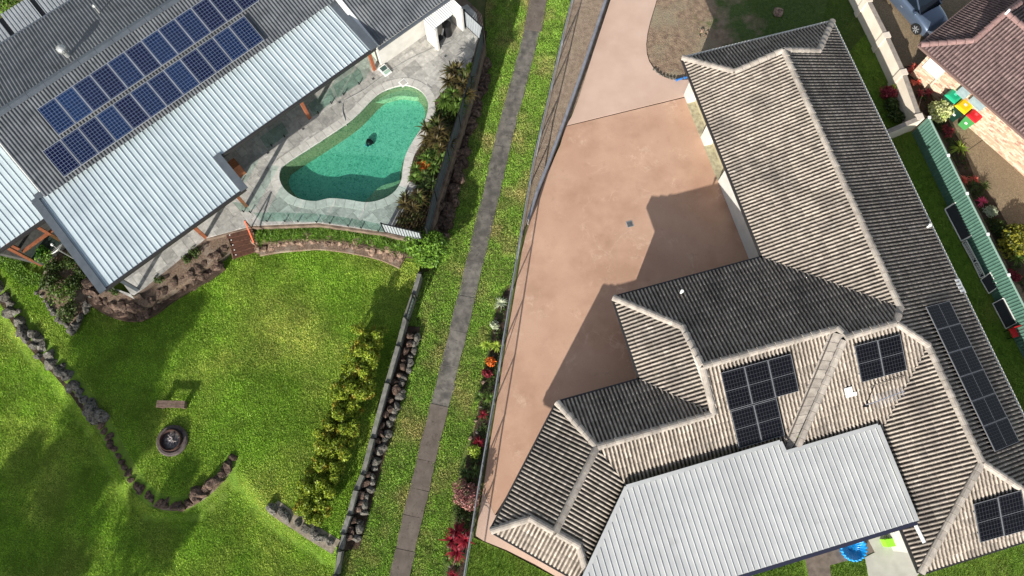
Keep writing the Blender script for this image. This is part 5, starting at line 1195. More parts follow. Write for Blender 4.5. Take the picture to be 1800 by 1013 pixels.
for k_, (r_, z_p) in enumerate(prof):
    for i in range(nS_ * 4):
        a = 2 * math.pi * i / (nS_ * 4); rr = r_ * (1 + (.05 if k_ > 1 else .02) * math.cos(nS_ * a)) * .95; vs.append(c + Vector((rr * math.cos(a), rr * math.sin(a), z_p + (.02 * math.cos(nS_ * a) if 1 <= k_ <= 4 else 0))))
N_ = nS_ * 4
for k_ in range(len(prof) - 1): fs += [(k_ * N_ + i, k_ * N_ + (i + 1) % N_, (k_ + 1) * N_ + (i + 1) % N_, (k_ + 1) * N_ + i) for i in range(N_)]
fs.append(tuple(range(N_))); mb = MB(); mb.add(vs, fs); mb.build('shell', m_bl, sp_, True)
c = P(1567, 957, .06); ph = thing('toy_slide_box', 'lime green topped toy box with white trellis beside the house wall', 'toy', c)
MB().prism(XY(PL([(1555, 949), (1574, 946), (1580, 960), (1561, 962)], .5)), .06, .5).build('green_top', M('lime', S(136, 208, 48), rough=.5), ph); MB().box(P(1585, 955, .35), (.4, .6, .7), (de3, dn3, up)).build('side_box', m_galv, ph)
for k_ in range(4): MB().beam(P(1571 + k_ * 5, 936, .9), P(1577 + k_ * 4, 948, .9), .05, .05).build('trellis_bar', m_white, ph)

# ================================================================== PLANTS
def leaves_rosette(c, n, Lr, wd, elev=(.2, 1.2), droop=.5, rs=None):
    """long strap leaves radiating from c: (V, F, T)"""
    V, F, T = [], [], []; c = np.array(c)
    for i in range(n):
        a = random.uniform(0, 6.283); el = random.uniform(*elev); ln = Lr * random.uniform(.7, 1.15); w_ = wd * random.uniform(.8, 1.2)
        d = np.array((math.cos(a) * math.cos(el), math.sin(a) * math.cos(el), math.sin(el))); sd_ = np.array((-math.sin(a), math.cos(a), 0)); k = len(V); tn = random.random(); S_ = 4
        for q in range(S_ + 1):
            f = q / S_; p = c + d * ln * f + np.array((0, 0, -droop * ln * f * f)); ww = w_ * (1 - f ** 2.2) * (.55 + .9 * min(f * 2.5, 1) * .5)
            V += [p - sd_ * ww / 2, p + sd_ * ww / 2 + np.array((0, 0, .0))]; T += [tn, tn]
        for q in range(S_): F.append((k + 2 * q, k + 2 * q + 1, k + 2 * q + 3, k + 2 * q + 2))
    return V, F, T
def leaf_cloud(fn, n, sz, flat=.5, asp=1.8):
    """n leaf blades; fn() -> (point, outward normal)"""
    V = np.empty((n * 4, 3)); T = np.empty(n * 4)
    for i in range(n):
        p, nr = fn(); nr = Vector(nr); nr = (nr * flat + Vector((random.gauss(0, 1), random.gauss(0, 1), random.gauss(.2, 1))).normalized() * (1 - flat)).normalized()
        a = nr.orthogonal().normalized(); b = nr.cross(a); th = random.uniform(0, 6.283); u_ = a * math.cos(th) + b * math.sin(th); v_ = nr.cross(u_); s = sz * random.uniform(.6, 1.3)
        p = Vector(p); V[i * 4] = p - u_ * s * asp / 2; V[i * 4 + 1] = p + v_ * s / 2; V[i * 4 + 2] = p + u_ * s * asp / 2; V[i * 4 + 3] = p - v_ * s / 2; T[i * 4:i * 4 + 4] = random.random()
    return V, np.arange(n * 4).reshape(-1, 4), T
LM = dict(
    bronze=leaf_mat('bronze_leaf', S(52, 44, 28), S(98, 86, 48), S(66, 86, 36), 3, s3=1.5), green=leaf_mat('green_leaf', S(54, 80, 28), S(98, 122, 50), None, 3), lime=leaf_mat('lime_leaf', S(112, 140, 40), S(166, 182, 74), None, 3),
    darkg=leaf_mat('dark_leaf', S(44, 62, 28), S(80, 96, 44), None, 3), red=leaf_mat('red_leaf', S(88, 18, 30), S(148, 34, 48), None, 4), maroon=leaf_mat('maroon_leaf', S(96, 30, 44), S(160, 62, 70), None, 4),
    orange=leaf_mat('orange_leaf', S(206, 92, 34), S(232, 140, 60), None, 4), coral=leaf_mat('coral_leaf', S(196, 66, 58), S(226, 128, 104), None, 4), mauve=leaf_mat('mauve_leaf', S(122, 74, 78), S(172, 120, 112), S(110, 110, 80), 4, s3=3),
    varieg=leaf_mat('variegated_leaf', S(190, 196, 124), S(222, 222, 168), S(120, 142, 66), 4, s3=4), croton=leaf_mat('croton_leaf', S(92, 96, 30), S(150, 144, 48), S(58, 76, 28), 4, s3=2.5), silver=leaf_mat('silver_leaf', S(150, 160, 130), S(186, 192, 164), None, 4),
    hedge=leaf_mat('hedge_leaf', S(82, 106, 28), S(152, 166, 52), S(166, 132, 52), 3, s3=2.2, lo3=.55, hi3=.75), shrub=leaf_mat('shrub_leaf', S(70, 106, 32), S(122, 156, 58), None, 2.5), pink=leaf_mat('pink_leaf', S(206, 50, 96), S(232, 108, 136), None, 4), tree=leaf_mat('tree_leaf', S(60, 84, 34), S(96, 120, 52), None, 1))
m_stem = M('stem', S(150, 132, 108), S(112, 96, 78), 9, .9)
def np_part(name, V, F, T, mat, parent):
    off = np.array(wloc(parent)); return link(name, fastmesh(name, np.array(V) - off, np.array(F), np.array(T)), mat, parent)
def spiky(name, label, cat, x, y, z, r, h, mats, heads=3, n=26, group=None):
    b = P(x, y, z); o = thing(name, label, cat, b, group); V, F, T = [], [], []; st = MB()
    for k in range(heads):
        a = 2 * math.pi * k / heads + random.uniform(-.4, .4); q = b + Vector((math.cos(a), math.sin(a), 0)) * (r * .55 if heads > 1 else 0) * random.uniform(.6, 1.1); hh = h * random.uniform(.55, 1.0)
        st.tube(b + (q - b) * .3, q + up * hh, .025, .018, 6); v, f, t = leaves_rosette(q + up * hh, int(n * 1.8), r * (.8 if heads > 1 else 1.0), r * .075 + .016); k0 = len(V); V += v; F += [tuple(i + k0 for i in ff) for ff in f]; T += t
    np_part('foliage', V, F, T, LM[mats], o); st.build('stem', m_stem, o); return o
def bush(name, label, cat, x, y, z, r, h, mat, n=900, sz=.075, squash=1.0, group=None, flower=None, lumps=0):
    b = P(x, y, z); o = thing(name, label, cat, b, group); lob = [(random.uniform(-.45, .45), random.uniform(-.45, .45), random.uniform(.35, .75), random.uniform(.45, .65)) for _ in range(7)] + [(0, 0, .5, .75)]
    if lumps: lob = [(random.uniform(-.8, .8), random.uniform(-.8, .8), random.uniform(.35, .95), random.uniform(.2, .36)) for _ in range(lumps)]
    def f():
        lx, ly, lz, lr = random.choice(lob); d = Vector((random.gauss(0, 1), random.gauss(0, 1), random.gauss(.35, 1))).normalized(); rr = lr * random.uniform(.6, 1.0) ** .5
        return b + Vector(((lx + d.x * rr) * r, (ly + d.y * rr) * r * squash, max(.03, (lz + d.z * rr * .6) * h))), d
    V, F, T = leaf_cloud(f, n, sz, .45); np_part('foliage', V, F, T, LM[mat], o); st = MB()
    for k in range(5): a = k * 1.257; st.tube(b - up * .02, b + Vector((math.cos(a) * r * .4, math.sin(a) * r * .4, h * .55)), .02, .008, 5)
    st.build('stem', m_stem, o)
    if flower:
        V, F, T = leaf_cloud(f, n // 7, sz * .9, .7); V[:, 2] += .05; np_part('flowers', V, F, T, LM[flower], o)
    return o
# pool bed
bedm = MB(); bedm.prism(XY(PL([(764, 180), (775, 166), (800, 141), (822, 128), (840, 80), (825, 170), (800, 240), (775, 310), (750, 395), (738, 425), (690, 402), (707, 382), (736, 326), (720, 319), (721, 300), (729, 275), (747, 247), (762, 220), (767, 200)], ZD)), ZD - .05, ZD + .05)
structure('pool_bed', bedm, m_soil)
for x, y, r, h, m_, hd, lab in ((803, 148, .75, .9, 'bronze', 4, 'bronze cordyline clump at the top of the pool bed'), (795, 192, .7, .8, 'green', 4, 'green dracaena clump with pale stems beside the pool end'), (815, 178, .6, 1.0, 'bronze', 3, 'bronze cordyline against the slate fence upper part'),
                                (763, 245, .75, .8, 'bronze', 4, 'dark bronze cordyline clump beside the pool waist'), (780, 262, .6, .9, 'bronze', 3, 'bronze cordyline against the slate fence middle part'), (766, 290, .55, .7, 'green', 3, 'green spiky dracaena behind the orange bromeliads'),
                                (736, 312, .5, .4, 'green', 2, 'green strap leaved clump left of the orange bromeliads'), (752, 325, .5, .5, 'darkg', 2, 'dark green strap leaved clump below the orange bromeliads'), (728, 362, .6, .6, 'bronze', 4, 'red bronze cordyline behind the lower slatted panel'), (722, 386, .5, .5, 'bronze', 3, 'small red bronze cordyline touching the lower slatted panel')):
    spiky('cordyline', lab, 'plant', x, y, ZD + .05, r * 1.25, h, m_, hd + 1, 26)
spiky('bromeliad', 'orange flowering bromeliad clump in the pool bed', 'plant', 744, 298, ZD + .05, .5, .25, 'orange', 4, 18)
bush('lime_shrub', 'small lime shrub at the top corner of the pool bed', 'shrub', 827, 125, ZD + .05, .35, .5, 'lime', 350)
bush('lime_shrub', 'tiny lime grass tuft beside the pool waist', 'shrub', 763, 217, ZD + .05, .25, .35, 'lime', 200)
bush('corner_shrub', 'large round green shrub at the end of the slatted panel', 'shrub', 752, 448, .35, 1.25, 1.5, 'shrub', 4200, .085)
bush('back_hedge', 'green hedge at the extreme top left corner behind the shed', 'hedge', 8, 2, 1.2, 1.4, 1.2, 'shrub', 2500, .1)
FILL = 1
# long grass strip under the glass fence
def tufts(name, label, poly, z, n, h, wd, mat, lean=.5, cat='grass'):
    pa = np.array(poly); lo_, hi_ = pa.min(0), pa.max(0); V, F, T = [], [], []; cnt = 0
    while cnt < n:
        X = RNG.uniform(lo_[0], hi_[0]); Y = RNG.uniform(lo_[1], hi_[1])
        if not inpoly(np.array([X]), np.array([Y]), poly)[0]: continue
        cnt += 1; v, f, t = leaves_rosette((X, Y, z), 7, h, wd, (.5, 1.4), .45); k0 = len(V); V += v; F += [tuple(i + k0 for i in ff) for ff in f]; T += t
    o = link(name, fastmesh(name, np.array(V), np.array(F), np.array(T)), mat); return tag(o, label, cat, kind='stuff')
tufts('liriope_strip', 'strip of long tufted grass between glass fence and stone wall', XY(PL([(446, 401), (560, 397), (676, 413), (730, 428), (725, 448), (680, 436), (600, 420), (540, 416), (470, 424), (452, 425)], 1.1)), .98, 620, .42, .03, LM['shrub'])
tufts('bed_ground_cover', 'dark strap leaved ground cover filling the pool bed', XY(PL([(768, 185), (778, 168), (802, 145), (828, 128), (836, 90), (826, 160), (800, 235), (775, 305), (752, 385), (738, 412), (700, 400), (712, 384), (738, 330), (724, 312), (732, 278), (752, 246), (768, 215)], ZD)), ZD + .03, 330, .42, .035, LM['bronze'], cat='ground cover')
tufts('bed_green_cover', 'green strap leaved ground cover between the pool bed cordylines', XY(PL([(768, 190), (790, 170), (826, 140), (815, 190), (790, 250), (768, 310), (745, 330), (726, 310), (735, 278), (756, 246)], ZD)), ZD + .03, 170, .40, .04, LM['green'], cat='ground cover')
tufts('lane_ground_cover', 'low green ground cover between the lane bed plants', XY(PL([(892, 515), (878, 545), (866, 610), (854, 670), (842, 740), (826, 800), (808, 885), (792, 990), (806, 1010), (826, 925), (840, 850), (856, 760), (870, 680), (884, 590)])), .02, 300, .26, .03, LM['darkg'], cat='ground cover')
tufts('fence_ground_cover', 'dark ground cover in the bed behind the green fence', XY(PL([(1600, 135), (1640, 190), (1690, 275), (1720, 330), (1760, 395), (1790, 440), (1800, 520), (1772, 470), (1700, 330), (1640, 215)])), .03, 220, .26, .035, LM['darkg'], cat='ground cover')
lb = MB(); lb.prism(XY(PL([(446, 402), (560, 397), (676, 412), (732, 428), (725, 450), (680, 440), (600, 424), (540, 420), (470, 426), (452, 428)], .95)), .2, .98); structure('grass_bank', lb, m_soil)
# mulch bed above the corner boulders
mbd = MB(); mbd.prism(XY(PL([(185, 508), (236, 522), (256, 510), (362, 422), (400, 412), (404, 430), (385, 450), (330, 492), (290, 520), (240, 546), (205, 540), (172, 520)], 1.15)), .3, 1.15); structure('mulch_bed', mbd, m_mulch)
for i, (x, y, r, lab) in enumerate(((345, 447, .4, 'dark low shrub in the mulch beside the patio edge'), (332, 458, .3, 'second dark low shrub in the mulch left of the first'), (282, 492, .3, 'sparse olive plant in the mulch near the steel post'), (206, 515, .22, 'tiny green plant in gravel below the patio corner'), (196, 510, .18, 'tinier green plant in gravel at the very patio corner'))):
    bush('low_shrub', lab, 'shrub', x, y, 1.15, r, .35, 'darkg', 260, .06)
# shrub bed left of the patio corner
sb = MB(); sb.prism(XY(PL([(110, 425), (165, 495), (165, 515), (140, 560), (122, 580), (66, 512), (80, 470)], .55)), .1, .56); structure('shrub_bed', sb, m_mulch)
for i, (x, y, r, h, m_, lab) in enumerate(((95, 500, .6, .6, 'darkg', 'dark olive shrub at the left of the rock edged bed'), (118, 520, .75, .8, 'green', 'largest green shrub in the middle of the rock edged bed'), (125, 553, .6, .6, 'darkg', 'dark shrub at the lower tip of the rock edged bed'), (140, 500, .55, .6, 'darkg', 'dark shrub near the rocks at the patio corner'), (100, 470, .5, .5, 'darkg', 'shrub beside the dish mast in the bed'), (132, 462, .5, .7, 'darkg', 'shrub under the left edge of the patio roof'), (150, 485, .45, .6, 'darkg', 'shrub under the patio roof corner'))):
    bush('bed_shrub', lab, 'shrub', x, y, .55, r, h, m_, 700, .07)
tufts('ground_cover', 'bright green ground cover below the verandah', XY(PL([(-20, 425), (10, 440), (50, 475), (80, 490), (70, 505), (40, 500), (0, 470), (-30, 450)], .6)), .5, 420, .3, .04, LM['shrub'], cat='ground cover')
bush('verandah_hedge', 'small clipped green shrub against the verandah glass', 'shrub', 90, 455, .6, .5, .9, 'shrub', 800, .06)
# hedge row
HP = [(655, 606), (648, 640), (634, 676), (620, 708), (609, 742), (596, 775), (584, 808), (573, 842), (562, 872), (556, 893)]
hlab = ['topmost', 'second from top', 'third from top', 'fourth from top', 'fifth from top', 'sixth from top', 'fourth from bottom', 'third from bottom', 'second from bottom', 'bottommost']
for i, (x, y) in enumerate(HP):
    bush('hedge_shrub', hlab[i] + ' shrub in the yellow green hedge on the left lawn', 'hedge shrub', x, y, ZL - .05, (.9, .9, .85, .9, .8, .9, .78, .85, .85, .75)[i], (1.5, 1.45, 1.25, 1.4, 1.2, 1.35, 1.05, 1.3, 1.2, 1.1)[i], 'hedge', 4200, .07, group='shrubs of the yellow green hedge', lumps=26)
# planted strip along the lane fence
ls = MB(); ls.prism(bedstrip[:9][::-1] + bedstrip[9:] if False else XY(PL([(898, 505), (885, 515), (872, 550), (862, 610), (850, 670), (838, 740), (824, 790), (806, 880), (790, 985), (778, 1060), (806, 1060), (828, 925), (842, 850), (858, 760), (872, 680), (886, 590)])), -.04, .03); structure('lane_bed', ls, m_soil)
LB = [('spiky', 881, 535, .45, .2, 'silver', 1, 'pale agave at the top of the lane bed'), ('bush', 869, 572, .3, .3, 'silver', 0, 'small pale silver plant below the agave'), ('spiky', 867, 608, .5, .25, 'lime', 2, 'yellow green spiky plant in the lane bed'), ('bush', 862, 637, .28, .3, 'orange', 0, 'small orange flowered plant in the lane bed'),
      ('bush', 856, 658, .28, .3, 'maroon', 0, 'small maroon plant under the orange one in the lane bed'), ('spiky', 852, 702, .5, .3, 'green', 2, 'green spiky plant above the upper red bromeliad'), ('spiky', 849, 729, .32, .2, 'red', 1, 'upper red bromeliad in the lane bed'), ('spiky', 842, 779, .4, .25, 'red', 1, 'lower red bromeliad in the lane bed'), ('bush', 832, 796, .4, .4, 'lime', 0, 'lime leafed plant below the lower red bromeliad'),
      ('spiky', 826, 832, .6, .3, 'darkg', 2, 'dark green spiky plant above the mauve shrub'), ('bush', 820, 868, .75, 1.1, 'mauve', 0, 'round mauve leafed shrub by the lane fence'), ('spiky', 808, 952, .75, .7, 'red', 4, 'large crimson cordyline by the fence end'), ('spiky', 797, 985, .5, .3, 'green', 2, 'green strap leaved plant below the crimson cordyline'), ('spiky', 797, 1010, .35, .2, 'red', 1, 'small red bromeliad at the bottom edge of the lane bed'), ('bush', 812, 905, .5, .4, 'darkg', 0, 'dark green plant between mauve shrub and crimson cordyline')]
for kd, x, y, r, h, m_, hd, lab in LB:
    if kd == 'spiky': spiky('bed_plant', lab, 'plant', x, y, .03, r, h, m_, max(1, hd), 26)
    else: bush('bed_plant', lab, 'plant', x, y, .03, r, h, m_, int(700 * max(.35, r)) * (3 if r > .7 else 1), .07)
lst = thing('lane_stones', 'scattered pale stones along the planted lane bed', 'stones', P(862, 640))
for x, y in ((874, 560), (871, 585), (866, 625), (858, 650), (852, 672), (846, 690), (845, 715), (838, 740), (836, 760), (829, 770), (792, 960), (788, 995), (800, 930)): s = random.uniform(.16, .32); rock(lst, P(x + random.uniform(-3, 3), y, .06), s, s * .8, s * .6, random.choice('gp'), name='stone')
# neighbour's side
NBP = [('spiky', 1606, 128, .45, .35, 'coral', 4, 'largest coral bromeliad clump against the rendered wall'), ('spiky', 1605, 148, .35, .25, 'coral', 2, 'small coral bromeliad below the largest clump'), ('spiky', 1622, 167, .42, .25, 'maroon', 2, 'maroon bromeliad between the coral clump and the variegated shrub'), ('bush', 1646, 203, .75, .9, 'varieg', 0, 'cream variegated shrub at the end of the rendered wall'), ('spiky', 1661, 232, .42, .3, 'maroon', 3, 'maroon bromeliad below the variegated shrub'),
       ('spiky', 1684, 264, .65, .25, 'lime', 1, 'large lime bromeliad beside the green fence'), ('spiky', 1699, 318, .45, .25, 'coral', 2, 'orange red bromeliad behind the green fence'), ('spiky', 1716, 332, .6, .3, 'darkg', 2, 'dark green strap plant behind the green fence'), ('spiky', 1723, 356, .4, .2, 'pink', 1, 'pink red bromeliad behind the green fence'), ('bush', 1738, 376, .4, .3, 'silver', 0, 'small silver plant below the pink bromeliad'), ('bush', 1776, 432, 1.0, .9, 'croton', 0, 'large yellow croton behind the green fence'),
       ('spiky', 1794, 458, .6, .4, 'green', 2, 'green strap plant at the right edge beside the croton'), ('bush', 1778, 486, .4, .3, 'maroon', 0, 'dark maroon plant below the croton'), ('bush', 1752, 400, .6, .35, 'darkg', 0, 'dark ground plant left of the croton')]
for kd, x, y, r, h, m_, hd, lab in NBP:
    if kd == 'spiky': spiky('garden_plant', lab, 'plant', x, y, .02, r, h, m_, max(1, hd), 24)
    else: bush('garden_plant', lab, 'plant', x, y, .02, r, h, m_, 2000 if r > .7 else 450, .09 if r > .7 else .07)
nb = MB(); nb.prism(XY(PL([(1590, 118), (1612, 112), (1640, 175), (1668, 215), (1690, 255), (1712, 310), (1745, 350), (1770, 395), (1800, 420), (1830, 470), (1830, 560), (1772, 470), (1700, 330), (1640, 215), (1618, 195)])), -.03, .035); structure('fence_bed', nb, m_soil)
for x, y, r, h, m_, lab in ((1563, 188, .5, .6, 'darkg', 'dark shrub at the house side of the rendered wall'), (1556, 168, .45, .7, 'maroon', 'dark maroon shrub on the house side of the rendered wall'), (1570, 208, .5, .5, 'darkg', 'dark shrub in the corner of the rendered wall')): bush('wall_shrub', lab, 'shrub', x, y, 0, r, h, m_, 600, .08)
spiky('wall_plant', 'small lime plant against the lit face of the rendered wall', 'plant', 1567, 162, 0, .35, .7, 'lime', 2, 16)

# ================================================================== BENCH, FIRE PIT
c = P(308, 713, ZL); bx = Vector((1, -.02, 0)).normalized(); by = Vector((.02, 1, 0)).normalized()
bn = thing('log_bench', 'low weathered timber bench casting a shadow on the lawn', 'bench', c); m_old = M('old_timber', S(112, 92, 82), S(84, 68, 60), 7, .9, bump=.5, bscale=40, bdist=.01)
for k_ in (-1, 1): MB().box(c + up * .46 + by * k_ * .085, (1.3, .155, .06), (bx, by, up)).build('seat_plank', m_old, bn)
for k_ in (-.5, .5): MB().box(c + up * .215 + bx * k_ * 1.0, (.14, .3, .43), (bx, by, up)).build('leg', m_old, bn)
c = P(304, 775, ZL); fpit = thing('fire_pit', 'round rusty metal fire pit with ash and sticks on the lawn', 'fire pit', c); m_rim = M('burnt_rim', S(92, 82, 78), S(66, 58, 56), 5, .85, bump=.4, bscale=30); m_rust = M('rust', S(74, 50, 42), S(48, 38, 35), 6, .9)
MB().lathe(c, [(.70, -.1), (.72, .10), (.66, .15), (.56, .15), (.52, .08)], 28).build('outer_ring', m_rim, fpit); MB().lathe(c, [(.47, -.02), (.49, .34), (.455, .345), (.44, .08), (.40, .06)], 28).build('bowl', m_rust, fpit)
MB().lathe(c, [(.43, .07), (.2, .1), (0, .11)], 20).build('ash_bed', M('ash', S(150, 144, 140), S(70, 66, 64), 9, .95), fpit)
for k_ in range(12): a = random.uniform(0, 3.14); d = Vector((math.cos(a), math.sin(a), random.uniform(-.1, .3))) * random.uniform(.1, .2); q = c + Vector((random.uniform(-.17, .12), random.uniform(-.17, .12), .17)); MB().tube(q - d, q + d, .018, .012, 5).build('stick', M('ash_stick', S(190, 182, 178), S(120, 112, 108), 9, .9), fpit)

# ================================================================== NEIGHBOUR'S BRICK HOUSE
nz, nk = 2.6, .4; E0 = P(1618, 80, nz); E1 = P(1800, 238, nz); ed = (E1 - E0); ed.z = 0; ed.normalize(); ein = Vector((-ed.y, ed.x, 0)); ein = ein if ein.x > 0 else -ein      # into the house
nh = thing('brick_house', 'brick house with plum brown tile roof at the top right corner', 'house', Vector((E0.x, E0.y, 0)) + ed * 4 + ein * 3)
m_plum = M('plum_tile', S(120, 101, 98), S(98, 82, 81), 6, .85, .2, c3=S(138, 120, 115), s3=.8, f3=.6, tone=.35, pan=S(62, 50, 49), bump=.3, bscale=60, bdist=.01)
nSW = Vector((-ein.x * nk, -ein.y * nk, 1)); sw = lambda x, y: hit(x, y, E0, nSW)
g1_, ap_ = sw(1711, 72), sw(1770, 26); dpl = lambda p: ((p - E0).x * ed.x + (p - E0).y * ed.y, (p - E0).x * ein.x + (p - E0).y * ein.y)
sa, da = dpl(ap_); sg_, dg_ = dpl(g1_); ptw = lambda s, d: (E0.x + ed.x * s + ein.x * d, E0.y + ed.y * s + ein.y * d); Rn = Roof(); far = 16
dg_ = sg_ = (sg_ + dg_) / 2; 
Rn.face([[ptw(0, 0), ptw(sg_, dg_), ptw(sg_, 0)], [ptw(sg_, 0), ptw(sg_, da), ptw(far, da), ptw(far, 0)]], ptw(0, 0), Vector((ed.x, ed.y)), Vector((ein.x, ein.y)), nz, nk)
Rn.face([[ptw(0, 0), ptw(sg_, dg_), ptw(sg_, 2 * da - dg_), ptw(0, 2 * da)]], ptw(0, 0), Vector((ein.x, ein.y)), Vector((ed.x, ed.y)), nz, nk)
Rn.face([[ptw(sg_, da), ptw(far, da), ptw(far, 2 * da), ptw(sg_, 2 * da)]], ptw(0, 2 * da), Vector((ed.x, ed.y)), Vector((-ein.x, -ein.y)), nz, nk)
Rn.finish(nh, m_plum, (), 300); w3 = lambda s, d, z: Vector((*ptw(s, d), z)); zn = lambda d: nz + nk * d
caps(nh, [(w3(0, 0, nz), w3(sg_, dg_, zn(dg_))), (w3(sg_, dg_, zn(dg_)), w3(sg_, da, zn(da))), (w3(sg_, da, zn(da)), w3(far, da, zn(da))), (w3(sg_, 2 * da - dg_, zn(dg_)), w3(sg_, da, zn(da)))], cap_mesh(), M('plum_cap', S(140, 112, 108), S(122, 98, 94), 5, .85, objvar=.12))
mb = MB(); mb.add([w3(sg_ + .01, dg_, zn(dg_)), w3(sg_ + .01, 2 * da - dg_, zn(dg_)), w3(sg_ + .01, da, zn(da))], [(0, 1, 2)]); mb.build('gablet', m_render, nh)
MB().tube(sw(1764, 28) + up * .0, sw(1764, 28) + up * .45, .06).build('white_flue', m_white, nh)
MB().beam(w3(-.05, -.06, nz - .03), w3(far, -.06, nz - .03), .12, .12).build('gutter', M('plum_gutter', S(112, 92, 86), rough=.5), nh); MB().beam(w3(-.06, -.05, nz - .03), w3(-.06, 2 * da, nz - .03), .12, .12).build('gutter', M('plum_gutter', S(0, 0, 0)), nh)
m_mort = M('mortar_pale', S(176, 164, 146), S(160, 148, 132), 8, .9); MB().prism([ptw(.55, .62), ptw(far, .62), ptw(far, 2 * da - .6), ptw(.55, 2 * da - .6)], 0, nz - .1).build('wall', m_mort, nh)
br = MB()
for j in range(30):
    for i in range(46): br.box(w3(.66 + i * .24 + (j % 2) * .12, .615, .045 + j * .086), (.228, .03, .075), (ed, ein, up), random.random())
m_brick = NT('blotched_brick'); t = m_brick; tn_ = t.attr('tone'); ramp = t.n('ShaderNodeValToRGB'); t.l(tn_, ramp.inputs[0]); ramp.color_ramp.interpolation = 'CONSTANT'
for q, cc in ((0, S(186, 168, 144)), (.35, S(174, 150, 126)), (.6, S(198, 182, 160)), (.8, S(178, 144, 122)), (.93, S(160, 122, 106))):
    el_ = ramp.color_ramp.elements[0] if q == 0 else ramp.color_ramp.elements.new(q); el_.position = q; el_.color = cc
ramp.color_ramp.elements.remove(ramp.color_ramp.elements[-1]) if ramp.color_ramp.elements[-1].position >= .999 else None
t.col(ramp.outputs[0]); t.b.inputs['Roughness'].default_value = .9; tag(br.build('brickwork', t.m, nh), kind='stuff')
def onwall(x, y, z):                       # a point on the brick face seen at that pixel
    q = hit(x, y, w3(0, .58, 0), ein); return q
q = onwall(1648, 137, 0); MB().beam(Vector((q.x, q.y, 0)), Vector((q.x, q.y, nz)), .09, .07).build('downpipe', M('beige_pipe', S(200, 186, 164), rough=.5), nh)
q = onwall(1643, 119, 0); q = q - ein * .02; MB().box(q, (1.0, .06, .9), (ed, ein, up)).build('window_shutter', m_white, nh)
for (x, y, w_, h_, mt_, nm) in ((1697, 160, .55, .8, M('pale_blue_metal', S(140, 156, 158), S(124, 140, 143), 5, .5), 'meter_box'), (1720, 180, .8, .6, M('pale_blue_metal', S(0, 0, 0)), 'air_conditioner')):
    q = hit(x, y, w3(0, .48, 0), ein); MB().box(Vector((q.x, q.y, q.z)), (w_, .2, h_), (ed, ein, up)).build(nm, mt_, nh)
# ---- wheelie bins
m_bgreen = M('bin_green', S(44, 110, 62), rough=.5, spec=.4); m_bdark = M('bin_dark', S(22, 52, 40), rough=.5, spec=.4); m_blgt = M('bin_mid_green', S(70, 142, 78), rough=.5, spec=.4)
def bin_(x, y, lidc, bodym, label, sc=1.0):
    b = P(x, y, .03); o = thing('wheelie_bin', label, 'bin', b, 'wheelie bins against the brick wall'); f_ = -ein; r_ = ed; S_ = sc
    def ring(w_, d_, z): return [b + r_ * sx * w_ / 2 + f_ * sy * d_ / 2 + up * z for sx, sy in ((-1, -1), (1, -1), (1, 1), (-1, 1))]
    A_, B_, C_ = ring(.42 * S_, .46 * S_, .06), ring(.55 * S_, .66 * S_, .92 * S_), ring(.58 * S_, .70 * S_, .98 * S_); mb = MB(); mb.add(A_ + B_ + C_, [(0, 1, 5, 4), (1, 2, 6, 5), (2, 3, 7, 6), (3, 0, 4, 7), (4, 5, 9, 8), (5, 6, 10, 9), (6, 7, 11, 10), (7, 4, 8, 11), (3, 2, 1, 0)]); mb.build('body', bodym, o, bevel=.02)
    D_, F_, G_ = ring(.6 * S_, .74 * S_, .985 * S_), ring(.6 * S_, .74 * S_, 1.02 * S_), ring(.42 * S_, .54 * S_, 1.07 * S_); mb = MB(); mb.add(D_ + F_ + G_, [(0, 1, 5, 4), (1, 2, 6, 5), (2, 3, 7, 6), (3, 0, 4, 7), (4, 5, 9, 8), (5, 6, 10, 9), (6, 7, 11, 10), (7, 4, 8, 11), (8, 9, 10, 11)]); lid = mb.build('lid', M('lid_' + str(lidc), S(*lidc), rough=.4, spec=.5), o, bevel=.025)
    MB().box(b + up * 1.073 * S_, (.16, .14, .006), (r_, f_, up)).build('sticker', m_white if lidc[0] > 200 and lidc[1] > 120 else M('sticker_' + str(lidc), S(*[min(255, v + 60) for v in lidc]), rough=.5), lid)
    for s_ in (-1, 1): MB().tube(b + r_ * s_ * .22 - f_ * .26 + up * .1, b + r_ * s_ * .27 - f_ * .26 + up * .1, .1, n=14).build('wheel', m_black, o)
    MB().tube(b - r_ * .24 * S_ - f_ * .40 * S_ + up * .95 * S_, b + r_ * .24 * S_ - f_ * .40 * S_ + up * .95 * S_, .018).build('handle', bodym, o); MB().box(b + f_ * .32 * S_ + up * .62, (.14, .012, .12), (r_, f_ + up * -.12, up)).build('label', m_white, o)
bin_(1656, 188, (28, 158, 116), m_bdark, 'dark wheelie bin with a teal green lid', 1.15); bin_(1673, 206, (232, 184, 16), m_bdark, 'dark wheelie bin with a yellow lid and white sticker', 1.15); bin_(1693, 221, (192, 22, 34), m_blgt, 'green wheelie bin with a red lid', 1.08)

# ================================================================== CAR
m_car = M('silver_blue_paint', S(92, 106, 126), rough=.28, spec=.5, metal=.5, coat=.8); m_win = M('car_glass', S(14, 24, 34), rough=.08, spec=.7); m_tyre = M('tyre', S(24, 24, 25), rough=.85)
fw = P(1613, 50, .32); nose = Vector((.50, -.866, 0)).normalized(); rgt = Vector((nose.y, -nose.x, 0)); rgt = rgt if rgt.x < 0 else -rgt
cb = fw - rgt * .78 - nose * 1.35; cb.z = 0; car = thing('parked_car', 'silver blue car parked nose first beside the brick house', 'car', cb)
